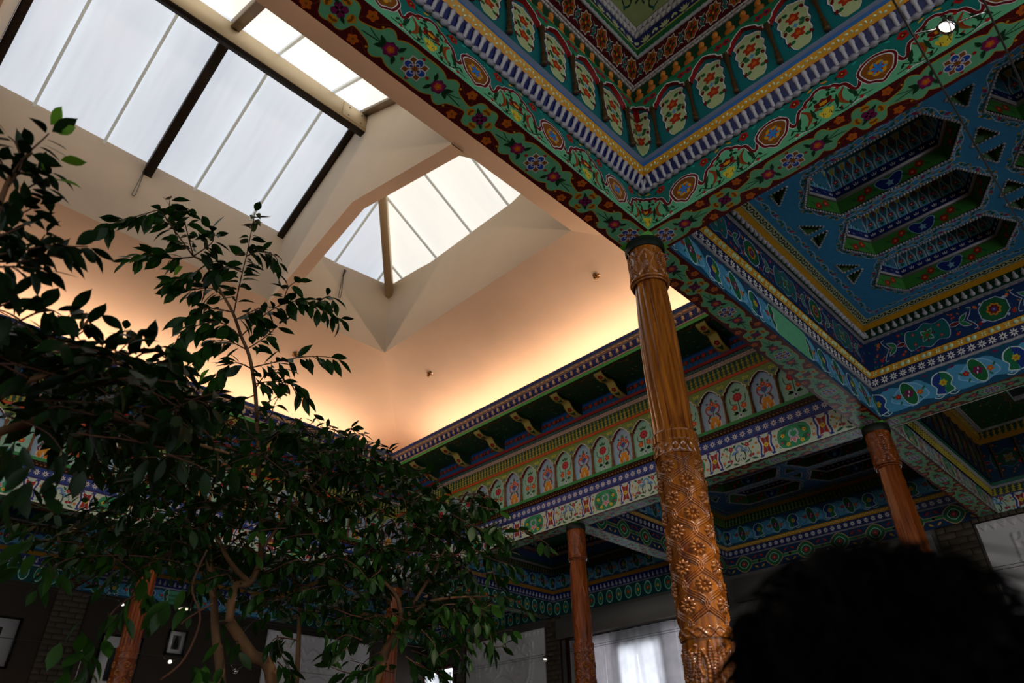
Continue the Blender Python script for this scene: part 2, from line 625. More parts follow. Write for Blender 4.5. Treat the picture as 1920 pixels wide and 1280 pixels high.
def pat_soffit(L, W):
    """maroon ground, green cartouche chain outlined in yellow, star rosettes and purple flowers"""
    p = .858*L/3.53
    c = Cv()
    top = [(0, .086), (.09, .086), (.13, .074), (.152, .060), (.165, .072), (.19, .087), (.218, .080), (.232, .056), (.25, .04), (.285, .028), (.325, .018), (.345, .022), (.356, .05), (.368, .074), (.395, .084), (.429, .074)]
    half = cr(top, 3)

    def outline(g):
        q = half.copy()
        q[:, 1] += g
        l = q.copy()
        l[:, 0] *= -1
        up = np.vstack([l[::-1], q[1:]])
        return np.vstack([up, np.column_stack([up[::-1, 0], -up[::-1, 1]])])
    c.poly(outline(.0055), GOLD, 1)
    c.poly(outline(0), GRN, 2)
    # star rosette
    for i in range(4):
        a = i*PI/2+PI/4
        q = np.array([(0, 0), (.04, .026), (.066, 0), (.04, -.026)])
        R = np.array([[math.cos(a), -math.sin(a)], [math.sin(a), math.cos(a)]])
        c.poly((q*1.12)@R.T, WHT, 3)
        c.poly(q@R.T*1.0, BRN, 3.6)
        b = i*PI/2
        for dx in (.03,):
            x, y = dx*math.cos(b), dx*math.sin(b)
            c.ell(x*1.25, y*1.25, .027, .024, WHT, 4.2, b)
            c.ell(x*1.25, y*1.25, .021, .018, BLU, 4.8, b)
            c.ell(x*.72, y*.72, .013, .012, WHT, 5.2, b, 8)
            c.ell(x*.72, y*.72, .009, .008, BLU, 5.6, b, 8)
        c.ell(.078*math.cos(b), .070*math.sin(b), .010, .010, RED, 3.2, 0, 8)
    c.star(0, 0, .022, 8, BRN, 6)
    for s in (-1, 1):
        c.flower(s*.148, 0, .043, 7, PUR, None, 3, .75)
        c.flower(s*.148, 0, .030, 5, MAG, None, 3.5, .7)
        c.flower(s*.146, 0, .021, 5, ORG, GOLD, 4, .7)
        c.leaf(s*.115, .015, s*.095, .062, .022, DKG, 4.6)
        c.leaf(s*.115, -.015, s*.095, -.062, .022, DKG, 4.6)
        c.leaf(s*.18, 0, s*.222, .034, .026, DKG, 3.4)
        c.leaf(s*.18, 0, s*.222, -.034, .026, DKG, 3.4)
        c.stroke([(s*.185, 0), (s*.25, .006), (s*.30, .012)], .005, DKG, 3.2)
        c.stroke([(s*.185, 0), (s*.24, -.01), (s*.28, -.026)], .004, DKG, 3.2)
        for t in (-1, 1):
            c.flower(s*.305, t*.080, .030, 5, ORG, None, 1.5, .62, .3*s)
            c.flower(s*.305, t*.078, .018, 5, '#b8741c', RED, 2, .6, .9*s)
            c.stroke([(s*.305, t*.072), (s*.27, t*.06), (s*.22, t*.098)], .0025, BRN, 1.2)
            c.stroke([(s*.305, t*.072), (s*.335, t*.05), (s*.34, t*.03)], .0025, BRN, 1.2)
            c.ell(s*.238, t*.068, .007, .007, GOLD, 2.4, 0, 7)
    unit = c.pack()
    m = Cv()     # small quatrefoil medallion between two rosettes
    for i in range(4):
        a = i*PI/2
        m.flower(.022*math.cos(a+PI/4), .022*math.sin(a+PI/4), .021, 4, PUR, None, 3.2, .85, 0, 3)
        x, y = .062*math.cos(a), .058*math.sin(a)
        m.ell(x, y, .020, .026, GOLD, 3, a, 10)
        m.poly([(x+.032*math.cos(a), y+.030*math.sin(a)), (x+.014*math.cos(a+1.9), y+.018*math.sin(a+1.9)), (x+.014*math.cos(a-1.9), y+.018*math.sin(a-1.9))], GOLD, 3.05)
        for s in (-1, 1):
            m.ell(x+s*.010*math.cos(a+PI/2), y+s*.010*math.sin(a+PI/2), .0075, .013, BRN, 3.6, a+s*.4, 8)
    m.leaf(.02, .02, .055, .045, .018, DKG, 4)
    m.leaf(-.02, -.02, -.055, -.045, .018, DKG, 4)
    med = m.pack()
    out = [rect(L, W, MAR)]
    lo, hi = 0, L
    for i in range(5):
        V = unit[0].copy()
        V[:, 0] = np.clip(V[:, 0]*(p/.858)+.05*L/3.53+i*p, lo, hi)
        V[:, 1] += W/2
        out.append((V, unit[1], unit[2], unit[3]))
        if i < 4:
            out.append(shift(med, (.05*L/3.53+(i+.5)*p, W/2, 0)))
    return cat_(out)


def pat_garland(L, W):
    """green ground with wavy maroon ribbon edged white, brown medallions with blue stars, yellow lotuses"""
    n = max(1, round(L/.588))
    p = .588
    c = Cv()
    half = np.vstack([[(.0, .245), (.05, .235)], cr([(.085, .19), (.098, .13), (.118, .10), (.14, .115), (.152, .15), (.168, .18), (.195, .19), (.215, .215), (.25, .228), (.272, .248), (.294, .252)], 3)])
    full = np.vstack([half[::-1]*[-1, 1], half[1:]])
    c.poly(np.vstack([full, [(p/2, W), (-p/2, W)]]), TEAL, 1)
    for s in (-1, 1):
        q = half[1:]*[s, 1]
        c.stroke(q, .026, WHT, 1.5)
        c.stroke(q, .019, DRED, 2)
        c.flower(s*.158, .255, .032, 5, RED, None, 2, .7)
        c.flower(s*.158, .255, .017, 4, '#6a1414', GOLD, 2.6, .7)
        c.leaf(s*.235, .27, s*.275, .285, .014, GOLD, 2)
        # crescent
        c.stroke(cr([(s*.175, .165), (s*.205, .13), (s*.21, .085), (s*.19, .05), (s*.165, .03)], 3), np.array([.004, .008, .014, .020, .024, .026, .024, .020, .016, .012, .010, .006, .003]), BRN, 2.2)
        c.stroke(cr([(s*.177, .16), (s*.200, .125), (s*.203, .085), (s*.188, .055)], 3), .006, RED, 2.8)
        c.leaf(s*.13, .06, s*.165, .135, .024, DKG, 2.4)
        c.stroke(cr([(s*.06, .03), (s*.11, .035), (s*.15, .06)], 3), .005, DKG, 2)
        c.leaf(s*.235, .06, s*.222, .15, .020, DKG, 2.4)
        c.stroke(cr([(s*.10, .012), (s*.14, .02), (s*.19, .012)], 3), .006, WHT, 2)
        # half lotus at the unit edge
        e = s*p/2
        c.poly([(e, .015), (e-s*.02, .03), (e-s*.042, .07), (e-s*.036, .088), (e-s*.02, .082), (e-s*.010, .10), (e, .092)], YEL, 2.6)
        c.stroke([(e-s*.022, .04), (e-s*.020, .066), (e-s*.008, .05)], .005, MAR, 3)
        c.poly([(e, .115), (e-s*.03, .12), (e-s*.052, .145), (e-s*.045, .165), (e-s*.02, .16), (e, .175)], DRED, 2.6)
        c.poly([(e, .125), (e-s*.02, .13), (e-s*.022, .148), (e, .15)], GOLD, 3)
        c.leaf(e-s*.03, .165, e-s*.045, .20, .022, DKG, 3)
        c.stroke(cr([(e-s*.012, .105), (e-s*.07, .115), (e-s*.062, .07), (e-s*.05, .05)], 3), .009, DKG, 2.2)
        c.leaf(e-s*.06, .035, e-s*.09, .05, .012, RED, 2.3)
    for s in (-1, 1):
        c.stroke(cr([(s*.10, .075), (s*.13, .05), (s*.17, .02), (s*.23, .02), (s*.255, .04)], 3), .006, DKG, 2.1)
        for x, y, a, b in ((.13, .05, .15, .075), (.17, .022, .175, .055), (.215, .02, .235, .05), (.105, .07, .085, .045), (.235, .20, .265, .222), (.245, .185, .215, .165)):
            c.leaf(s*x, y, s*a, b, .016, DKG, 2.3)
        for x, y in ((.118, .028), (.205, .185), (.25, .12)):
            c.flower(s*x, y, .012, 4, RED, None, 2.5, .6)
        c.leaf(s*.10, .268, s*.07, .285, .014, '#2fae9a', 2)
        c.leaf(s*.20, .235, s*.19, .265, .014, DKG, 2)
    med = cr([(0, .225), (.05, .21), (.082, .175), (.072, .13), (.055, .095), (.03, .08), (0, .058), (-.03, .08), (-.055, .095), (-.072, .13), (-.082, .175), (-.05, .21)], 3, True)
    ctr = np.array([0, .145])
    c.stroke(ctr+(med-ctr)*1.16, .022, WHT, 2.4, True)
    c.stroke(ctr+(med-ctr)*1.16, .014, DRED, 2.8, True)
    c.poly(ctr+(med-ctr)*1.05, WHT, 3)
    c.poly(ctr+(med-ctr)*.99, BRN, 3.4)
    c.flower(0, .145, .052, 6, GOLD, None, 3.9, .75)
    c.flower(0, .145, .032, 6, RED, None, 4.2, .7)
    for i in range(6):
        a = i*PI/3+.3
        c.leaf(0, .145, .05*math.cos(a), .145+.05*math.sin(a), .016, '#2f86d0', 4.7)
    unit = c.pack()
    return cat_([rect(L, W, GRN), rep(unit, n, L, p)])


def pat_leafdots(L, W):
    n = round(L/.075)
    c = Cv()
    for x, y, r in ((-.025, W*.62, .3), (.0, W*.36, -.5), (.022, W*.60, 1.2)):
        c.ell(x, y, .0105, .0068, '#dfe8b8', 1, r, 7, .006)
    return cat_([rect(L, W, GOLD), rep(c.pack(), n, L, .075)])


def pat_stars(L, W):
    n = round(L/.165)
    c = Cv()
    h = W/2
    c.star(0, h, .062, 8, WHT, 1, .78, PI/8)
    c.star(0, h, .056, 8, '#b06a1c', 1.6, .78, PI/8)
    for i in range(8):
        a = i*PI/4
        c.leaf(0, h, .045*math.cos(a), h+.045*math.sin(a), .02, RED if i % 2 else DKG, 2.2)
    c.ell(0, h, .008, .008, GOLD, 3, 0, 8)
    q = np.array([(-.02, -.034), (-.008, -.012), (-.02, 0), (-.008, .012), (-.02, .034), (0, .024), (.02, .034), (.008, .012), (.02, 0), (.008, -.012), (.02, -.034), (0, -.024)])
    c.poly(q*1.18+[.0825, h], WHT, 1)
    c.poly(q+[.0825, h], TEAL, 1.6)
    c.ell(.0825, h, .006, .006, RED, 2.2, 0, 6)
    return cat_([rect(L, W, MAR), rep(c.pack(), n, L, .165, None, .25)])


def pat_scales(L, W, col='#d8d4d0', under='#8f8a86'):
    n = round(L/.042)
    c = Cv()
    for j, y in enumerate((.25, .72)):
        x = 0 if j else .021
        c.dome([(x-.019, W*(y+.24)), (x-.019, W*y), (x, W*(y-.24)), (x+.019, W*y), (x+.019, W*(y+.24))], col, .006)
    return cat_([rect(L, W, under), rep(c.pack(), n, L, .042, None, .3)])


def pat_acanthus(L, W):
    n = round(L/.10)
    c = Cv()
    c.dome(cr([(-.03, .1*W), (.018, .06*W), (.035, .35*W), (0, .55*W), (-.035, .4*W)], 2, True), '#d0741c', .014)
    c.dome(cr([(-.018, .5*W), (.012, .52*W), (.02, .75*W), (.002, .98*W), (-.022, .8*W)], 2, True), '#e08a2a', .016)
    return cat_([rect(L, W, DKG), rep(c.pack(), n, L, .10)])


def pat_palmette(L, W):
    n = round(L/.15)
    c = Cv()
    for i in range(5):
        a = PI/2+(i-2)*.5
        c.leaf(0, W*.28, .05*math.cos(a), W*.28+W*.5*math.sin(a), .018, CRM, 2)
    c.stroke([(0, W*.28), (0, W*.12)], .006, NAVY, 2)
    for s in (-1, 1):
        c.leaf(s*.055, W*.4, s*.075, W*.72, .02, CRM, 2)
    a_ = cat_([rect(L, W, NAVY), rep(c.pack(), n, L, .15)])
    return cat_([a_, rect(L, W*.24, '#c9c468', .8), rect(L, W*.12, '#1f6a38', 1.2)])


def pat_pomegranate(L, W):
    n = max(1, round(L/.24))
    c = Cv()
    for s in (-1, 1):
        c.stroke(cr([(0, W*.12), (s*.05, W*.25), (s*.06, W*.55), (s*.10, W*.7), (s*.13, W*.5), (s*.10, W*.36)], 4), .011, '#174a3a', 1.4)
        c.ell(s*.095, W*.52, .02, .030, RED, 2, 0, 9)
        c.leaf(s*.095, W*.62, s*.11, W*.75, .014, RED, 2)
        c.leaf(s*.05, W*.3, s*.02, W*.5, .016, DKG, 2)
        c.leaf(s*.13, W*.5, s*.15, W*.8, .012, DKG, 2)
    c.ell(0, W*.1, .012, .012, TEAL, 2, 0, 8)
    return cat_([rect(L, W, '#a8b878'), rep(c.pack(), n, L, .30)])


def pat_ovals(L, W, cart=False):
    """pale blue scrollwork on blue and green with green ovals holding magenta flowers"""
    n = max(1, round(L/.588))
    p = L/n

    def unit(gr):
        c = Cv()
        c.poly(cr([(-.29, W*.3), (-.2, W*.55), (-.1, W*.86), (.05, W*.8), (.16, W*.9), (.29, W*.7), (.29, W*.4), (.2, W*.14), (.05, W*.12), (-.1, W*.2), (-.2, W*.12), (-.29, W*.1)], 3, True), '#4f9fc4', 1)
        c.poly(cr([(-.17, W*.35), (-.1, W*.75), (0, W*.88), (.1, W*.7), (.17, W*.45), (.1, W*.28), (0, W*.1), (-.1, W*.22)], 3, True), LBL, 1.4)
        c.poly(cr([(-.155, W*.36), (-.1, W*.70), (0, W*.84), (.1, W*.66), (.155, W*.45), (.1, W*.32), (0, W*.14), (-.1, W*.26)], 3, True), '#5fb0d4', 1.8)
        t = np.arange(18)*2*PI/18
        ov = np.column_stack([.058*np.cos(t), .118*np.sin(t)])
        a = -.22
        R = np.array([[math.cos(a), -math.sin(a)], [math.sin(a), math.cos(a)]])
        c.poly(ov@R.T*1.09+[0, W*.52], '#cfe6e0', 2.4)
        c.poly(ov@R.T+[0, W*.52], '#156a36', 2.9)
        c.flower(0, W*.52, .045, 6, PUR, None, 3.4, .6)
        c.leaf(-.004, W*.52, -.012, W*.62, .012, WHT, 4)
        c.leaf(.004, W*.50, .012, W*.40, .012, WHT, 4)
        c.flower(-.095, W*.46, .030, 5, ORG, GOLD, 3, .6)
        c.flower(.095, W*.52, .030, 5, RED, ORG, 3, .6, .5)
        for s in (-1, 1):
            c.leaf(s*.12, W*.5, s*.15, W*.62, .02, LEAF, 3)
            c.leaf(s*.075, W*.36, s*.10, W*.24, .018, LEAF, 3)
            e = s*.29
            c.poly(cr([(e, W*.86), (e-s*.06, W*.78), (e-s*.09, W*.55), (e-s*.06, W*.38), (e-s*.08, W*.2), (e, W*.12)], 3), '#cfe6e0', 1.5)
            c.poly(cr([(e, W*.83), (e-s*.052, W*.75), (e-s*.078, W*.55), (e-s*.05, W*.38), (e-s*.068, W*.22), (e, W*.15)], 3), gr, 2)
            c.stroke(cr([(e-s*.10, W*.12), (e-s*.06, W*.06), (e-s*.02, W*.12), (e-s*.05, W*.18), (e-s*.07, W*.12)], 3), .008, '#cfe6e0', 2.6)
            c.leaf(e-s*.14, W*.9, e-s*.08, W*.86, .022, PUR, 2.6)
            c.flower(e-s*.001, W*.5, .036, 6, '#c8b82c', ORG, 3, .6) if s > 0 else None
        return c.pack()
    out = [rect(L, W, '#15506e'), rep(unit('#1c7448'), n, L, .588, unit('#1b3a84'))]
    out = cat_(out)
    V = out[0]
    V[:, 0] = np.clip(V[:, 0], 0, L)
    res = [out]
    if cart:
        c = Cv()
        m = L/2
        q = cr([(-.30, W*.5), (-.27, W*.66), (-.29, W*.82), (-.25, W*.93), (0, W*.93), (.25, W*.93), (.29, W*.82), (.27, W*.66), (.30, W*.5), (.27, W*.34), (.29, W*.18), (.25, W*.07), (0, W*.07), (-.25, W*.07), (-.29, W*.18), (-.27, W*.34)], 3, True)
        c.poly(q*[1.04, 1]+[m, 0], '#cfe6e0', 5)
        c.poly(q+[m, 0], GRN, 5.6)
        res.append(c.pack())
    return cat_(res)


def pat_daisy(L, W, bgc=NAVY, pitch=.088, pet=8):
    n = round(L/pitch)
    c = Cv()
    for i in range(pet):
        a = i*2*PI/pet+.2
        r = min(.040, W*.42)
        c.leaf(.006*math.cos(a), W*.5+.006*math.sin(a), r*math.cos(a), W*.5+r*math.sin(a), .012, WHT, 1.5, 0, .004)
    return cat_([rect(L, W, bgc), rep(c.pack(), n, L, pitch)])


def pat_beads(L, W):
    n = round(L/.19)
    c = Cv()
    for x in (-.065, -.015):
        c.ell(x, W*.5, .021, .021, '#cfe6b4', 1, 0, 9, .017)
    for i in range(4):
        a = i*PI/2+PI/4
        c.leaf(.05+.004*math.cos(a), W*.5+.004*math.sin(a), .05+.03*math.cos(a), W*.5+.026*math.sin(a), .016, '#dfe8a8', 1, 0, .008)
    return cat_([rect(L, W, GOLD), rep(c.pack(), n, L, .19)])


def pat_arab(L, W, bgc='#10305e', c1='#0f6260', c2='#1c7a3c', line='#b9c4d8', pitch=1.18):
    """deep blue panel: teal cartouches, green eight-lobed flowers, fine pale outlines"""
    n = max(1, round(L/pitch))
    c = Cv()
    h = W/2
    q = cr([(-.20, h), (-.17, h+.10), (-.08, h+.085), (0, h+.125), (.08, h+.085), (.17, h+.10), (.20, h), (.17, h-.10), (.08, h-.085), (0, h-.125), (-.08, h-.085), (-.17, h-.10)], 3, True)
    q[:, 1] = np.clip(q[:, 1], W*.05, W*.95)
    c.poly(q*[1.035, 1], line, 1)
    c.poly((q-[0, h])*[1, .96]+[0, h], c1, 1.5)
    for i in range(4):
        a = i*PI/2+PI/4
        x, y = .055*math.cos(a), h+.055*math.sin(a)
        c.leaf(0, h, x*1.35, h+(y-h)*1.35, .05, line, 2)
        c.leaf(0, h, x*1.2, h+(y-h)*1.2, .040, c2, 2.4)
        c.flower(.12*np.sign(x), h+.05*np.sign(y-h), .016, 4, RED, PINK, 2.4, .6)
        b = i*PI/2
        c.stroke([(.03*math.cos(b), h+.03*math.sin(b)), (.075*math.cos(b), h+.07*math.sin(b))], .012, DRED, 2.8)
    c.ell(0, h, .014, .014, RED, 3, 0, 8)
    e = pitch/2
    for s in (-1, 1):
        c.leaf(s*.2, h, s*.31, h, .05, line, 1.6)
        c.leaf(s*.205, h, s*.30, h, .038, DRED, 2)
        for t in (-1, 1):
            c.leaf(s*.29, h, s*.38, h+t*.07, .05, line, 2)
            c.leaf(s*.295, h, s*.372, h+t*.064, .036, c2, 2.4)
            c.stroke(cr([(s*.36, h), (s*.40, h+t*.05), (s*.42, h+t*.10), (s*.39, h+t*.11)], 3), .007, line, 2)
            c.flower(s*.25, h+t*.10, .017, 5, RED, ORG, 1.6, .6)
            c.leaf(s*.44, h+t*.10, s*.47, h+t*.06, .03, ORG if t > 0 else RED, 1.6)
    g = Cv()
    oc = np.array([(math.cos(a), math.sin(a)) for a in np.arange(8)*PI/4+PI/8])
    g.poly(oc*[.128, .122]+[0, h], line, 1.2)
    g.poly(oc*[.120, .114]+[0, h], '#145c34', 1.7)
    g.flower(0, h, .062, 8, '#c88a1c', None, 2.2, .75)
    g.flower(0, h, .046, 8, DRED, None, 2.7, .7)
    g.flower(0, h, .02, 6, BLU, PINK, 3.2, .7)
    for a in (PI/4, 3*PI/4, 5*PI/4, 7*PI/4):
        g.leaf(.12*math.cos(a), h+.11*math.sin(a), .155*math.cos(a+.2), h+.13*math.sin(a+.2), .026, line, 2)
    f = Cv()
    for i in range(int(L*70)):
        x, y = rng.uniform(.03, L-.03), rng.uniform(.08*W, .92*W)
        k = rng.random()
        if k < .4:
            f.flower(x, y, .013, 5, rng.choice([RED, '#b8541c', '#8a2a4c']), ORG, .5, .6)
        else:
            a = rng.uniform(0, 6.28)
            f.leaf(x, y, min(max(x+.035*math.cos(a), 0), L), min(max(y+.035*math.sin(a), 0), W), .013, rng.choice([c2, c1, '#b8742c']), .5)
    packs = [rect(L, W, bgc), f.pack(), rep(c.pack(), n, L, pitch)]
    gp = g.pack()
    for i in range(n-1):
        packs.append(shift(gp, ((i+1)*L/n, 0, 0)))
    out = cat_(packs)
    out[0][:, 0] = np.clip(out[0][:, 0], 0, L)
    return out


def pat_scroll(L, W, bgc='#b7bd92', ink='#14241c'):
    n = round(L/.105)
    c = Cv()
    c.stroke(cr([(-.05, W*.3), (-.03, W*.75), (0, W*.6), (-.012, W*.38), (.02, W*.25), (.05, W*.55)], 4), .010, ink, 1.5)
    c.leaf(.01, W*.55, .045, W*.85, .018, ink, 1.5)
    c.leaf(-.045, W*.5, -.02, W*.15, .014, ink, 1.5)
    return cat_([rect(L, W, bgc), rep(c.pack(), n, L, .105)])


def pat_flat(col):
    return lambda L, W: rect(L, W, col)


def pat_lozenge(L, W, k0=0):
    """pale ground: red lozenges in blue cusps, green medallions and red flowers by turns"""
    n = max(1, round(L/1.21))
    c = Cv()
    h = W/2
    for x in (-.3025, .3025):
        for s in (-1, 1):
            c.stroke(cr([(x+s*.05, W*.04), (x+s*.075, W*.2), (x+s*.052, h), (x+s*.075, W*.8), (x+s*.05, W*.96)], 3), .034, WHT, 1.2)
            c.stroke(cr([(x+s*.05, W*.06), (x+s*.073, W*.2), (x+s*.054, h), (x+s*.073, W*.8), (x+s*.05, W*.94)], 3), .020, '#23408f', 1.6)
            c.flower(x+s*.105, h-.06, .020, 5, '#d8923c', PINK, 2, .6)
            c.flower(x+s*.105, h+.055, .018, 5, '#d8923c', RED, 2, .6)
            c.leaf(x+s*.09, W*.93, x+s*.03, W*.86, .024, '#23408f', 2)
            c.leaf(x+s*.09, W*.07, x+s*.03, W*.14, .024, '#23408f', 2)
        q = np.array([(-.048, W*.12), (-.028, h), (-.048, W*.88), (0, W*.80), (.048, W*.88), (.028, h), (.048, W*.12), (0, W*.2)])
        c.poly(q*[1.2, 1]+[x, 0], WHT, 2)
        c.poly((q-[0, h])*[1, .92]+[x, h], '#a31a1c', 2.6)
        c.leaf(x, h, x, W*.8, .02, '#7a7c80', 3)
        c.leaf(x, h, x, W*.2, .02, '#7a7c80', 3)
        c.flower(x, h, .028, 6, YEL, ORG, 3.4, .7)
    # green medallion
    q = cr([(-.185, h), (-.15, W*.86), (-.06, W*.95), (.06, W*.95), (.15, W*.86), (.185, h), (.15, W*.14), (.06, W*.05), (-.06, W*.05), (-.15, W*.14)], 3, True)
    c.poly(q, WHT, 1)
    c.poly((q-[0, h])*.965+[0, h], '#2f9a68', 1.5)
    for s in (-1, 1):
        c.leaf(s*.15, h, s*.06, W*.82, .05, '#14704a', 2)
        c.leaf(s*.15, W*.45, s*.05, W*.14, .05, '#14704a', 2)
        c.flower(s*.115, W*.6, .024, 5, YEL, ORG, 2.6, .6)
        c.flower(s*.075, W*.22, .024, 5, YEL, ORG, 2.6, .6)
        c.flower(s*.14, W*.32, .018, 5, MAG, PINK, 2.6, .6)
        c.leaf(s*.01, h-.01, s*.055, h-.06, .034, WHT, 2.5)
        c.leaf(s*.01, h-.01, s*.05, h-.055, .024, PINK, 3)
        c.stroke(cr([(0, h-.03), (s*.045, h+.01), (s*.03, h+.06), (s*.008, h+.05)], 3), .016, WHT, 2.8)
        c.stroke(cr([(0, h-.03), (s*.045, h+.01), (s*.03, h+.06), (s*.008, h+.05)], 3), .008, '#7aa8dc', 3.2)
    c.leaf(0, h-.02, 0, h-.09, .05, WHT, 2.6)
    c.leaf(0, h-.025, 0, h-.082, .036, PINK, 3.4)
    c.leaf(0, h+.04, 0, h+.10, .03, '#4fb88a', 3)
    # pale flower panel (drawn half at each end of the unit)
    for s in (-1, 1):
        e = s*.605
        c.stroke(cr([(e-s*.015, h+.02), (e-s*.05, h+.01), (e-s*.06, h-.05), (e-s*.035, h-.085), (e-s*.022, h-.05)], 3), .013, '#17402a', 2)
        c.stroke(cr([(e, h+.09), (e-s*.035, h+.06), (e-s*.02, h+.02)], 3), .022, '#6a9ed6', 2.2)
        c.leaf(e-s*.04, h+.03, e-s*.10, h+.0, .036, '#6a9ed6', 2)
        c.flower(e-s*.095, h+.075, .030, 5, '#b22438', PINK, 2.6, .6)
        c.leaf(e-s*.065, h+.075, e-s*.03, h+.115, .026, '#1c6a4a', 2.2)
        c.leaf(e-s*.12, h+.09, e-s*.17, h+.11, .024, '#1c6a4a', 2.2)
        c.stroke([(e-s*.10, h+.05), (e-s*.125, h-.02), (e-s*.12, h-.08)], .008, '#1c6a4a', 2)
        c.flower(e-s*.108, h-.06, .017, 4, '#b22438', None, 2.6, .7)
        c.flower(e-s*.142, h-.055, .017, 4, '#b22438', None, 2.6, .7)
        c.flower(e-s*.155, h+.02, .016, 4, '#d8a83c', ORG, 2.6, .7)
        c.leaf(e-s*.12, h-.09, e-s*.20, h-.115, .026, '#1c6a4a', 2)
        c.leaf(e-s*.10, h-.10, e-s*.03, h-.12, .024, '#1c6a4a', 2)
    f = Cv()
    for i in range(int(L*34)):
        x, y, a = rng.uniform(.03, L-.03), rng.uniform(.12*W, .86*W), rng.uniform(0, 6.28)
        if i % 3 == 0:
            f.flower(x, y, .012, 5, rng.choice(['#b22438', '#d8923c', '#3a62b0', '#a0345c']), PINK, .5, .6)
        else:
            f.leaf(x, y, min(max(x+.042*math.cos(a), 0), L), min(max(y+.03*math.sin(a), 0), W), .014, rng.choice(['#1c6a4a', '#2f8a68', '#1c6a4a', '#5a8fc8']), .5)
    return cat_([rect(L, W, '#cfe2cc'), f.pack(), rep(c.pack(), n, L, 1.21), rect(L, W*.05, '#4a3a8c', 4, 0, W*.95)])


def pat_dots(L, W):
    n = round(L/.045)
    c = Cv()
    c.ell(0, W*.35, .014, .012, '#8a5a1c', 1, 0, 7, .008)
    c.ell(.02, W*.72, .009, .009, '#6a4416', 1, 0, 6, .006)
    return cat_([rect(L, W, '#2c1208'), rep(c.pack(), n, L, .045)])


def pat_balu(L, W, bgc='#0f4e3e', col='#bcae44', pitch=.062):
    """row of small turned balusters in relief, yellow on green"""
    n = round(L/pitch)
    c = Cv()
    f = pitch/.062
    for y, ry, rx, h in ((.12, .11, .026, .014), (.36, .14, .0165, .016), (.62, .13, .021, .016), (.86, .11, .0115, .012)):
        c.ell(0, y*W, rx*f, ry*W, col, 1, 0, 8, h)
    return cat_([rect(L, W, bgc), rep(c.pack(), n, L, pitch)])


def pat_flowerblue(L, W):
    n = max(1, round(L/.245))
    c = Cv()
    for x, cl in ((-.075, '#c2301c'), (0, '#8a1c24'), (.075, '#c2301c')):
        c.flower(x, W*.55, .034, 6, cl, ORG, 2, .75)
        c.leaf(x-.02, W*.3, x-.045, W*.75, .02, DKG, 1.6)
        c.leaf(x+.02, W*.3, x+.045, W*.7, .02, DKG, 1.6)
        c.stroke([(x, W*.08), (x, W*.4)], .008, DKG, 1.6)
    return cat_([rect(L, W, '#2f6aa6'), rep(c.pack(), n, L, .245), rect(L, W*.12, '#1a4a8a', 2.4, 0, W*.88)])


def pat_foliage(L, W):
    out = [rect(L, W, '#1f5230')]
    c = Cv()
    k = int(L*W*95)
    for i in range(k):
        x, y, a = rng.uniform(.04, L-.04), rng.uniform(.05*W, .93*W), rng.uniform(0, 6.28)
        r = rng.uniform(.03, .06)
        x1, y1 = min(max(x+r*math.cos(a), 0), L), min(max(y+r*math.sin(a)*.7, 0), W)
        c.leaf(x, y, x1, y1, .022, rng.choice(['#1f6a34', '#2f8a4a', '#8a1c18', '#3f7a6a', '#b0622a', '#7fae9a']), 1+(i % 7)*.4)
    c.stroke(cr([(i*.12, W*(.86+.09*(i % 2))) for i in range(int(L/.12)+1)], 3), .02, '#8a4a1c', 5)
    return cat_([out[0], c.pack()])


def pat_drops(L, W):
    return rect(L, W, '#23307c')


def pat_flourish(L, W):
    n = round(L/.085)
    c = Cv()
    c.dome(cr([(-.04, W*.3), (0, W*.75), (.035, W*.7), (.04, W*.4), (.01, W*.3)], 2, True), '#e0c09a', .008)
    return cat_([rect(L, W, '#9c7c66'), rep(c.pack(), n, L, .085)])


def pat_cross(L, W, bgc='#113456', line='#c9a06a'):
    """linked octagons with red hearts on blue, for the deeper bays"""
    n = max(1, round(L/.5))
    c = Cv()
    h = W/2
    q = cr([(-.13, h), (-.09, h+.07), (0, h+.12), (.09, h+.07), (.13, h), (.09, h-.07), (0, h-.12), (-.09, h-.07)], 2, True)
    c.poly((q-[0, h])*1.1+[0, h], line, 1)
    c.poly(q, '#17683c', 1.5)
    c.poly((q-[0, h])*.62+[0, h], MINT, 2)
    c.poly((q-[0, h])*.55+[0, h], '#1a5a3a', 2.4)
    c.flower(0, h, .04, 6, RED, PINK, 3, .7)
    for s in (-1, 1):
        c.stroke([(s*.13, h), (s*.25, h)], .05, line, 1)
        c.stroke([(s*.13, h), (s*.25, h)], .036, '#1c7a4a', 1.5)
        c.flower(s*.25, h, .022, 5, RED, PINK, 2.4, .6)
        c.leaf(s*.17, h-.06, s*.23, h-.10, .03, '#c89a3c', 1.5)
        c.leaf(s*.17, h+.06, s*.23, h+.10, .03, RED, 1.5)
    return cat_([rect(L, W, bgc), rep(c.pack(), n, L, .5)])


def pat_rounds(L, W):
    """pale-ringed round flowers on teal"""
    n = max(1, round(L/.21))

    def u(cl, r):
        c = Cv()
        c.ell(0, W*.5, r, W*.42, MINT, 1, 0, 14)
        c.ell(0, W*.5, r*.86, W*.36, '#12735c', 1.5, 0, 14)
        c.flower(0, W*.5, r*.55, 5, cl, GOLD, 2, .6)
        c.leaf(r*1.1, W*.2, r*1.2, W*.8, .02, LEAF, 1)
        return c.pack()
    return cat_([rect(L, W, '#0c4444'), rep(u(RED, .075), n, L, .21, u('#c8a03c', .06))])

# ------------------------------------------------------------------ room shell
XB, XW, YC, YA = 6.667, 10.46, 9.285, 1.89      # well far face, far wall, well left face, well near face
YW, XBK, YR = 13.05, -8.2, -5.75
BW = .115                                       # half width of a beam


def struct(name, p, m, parent=None):
    return obj(name, p, m, parent, kind='structure')


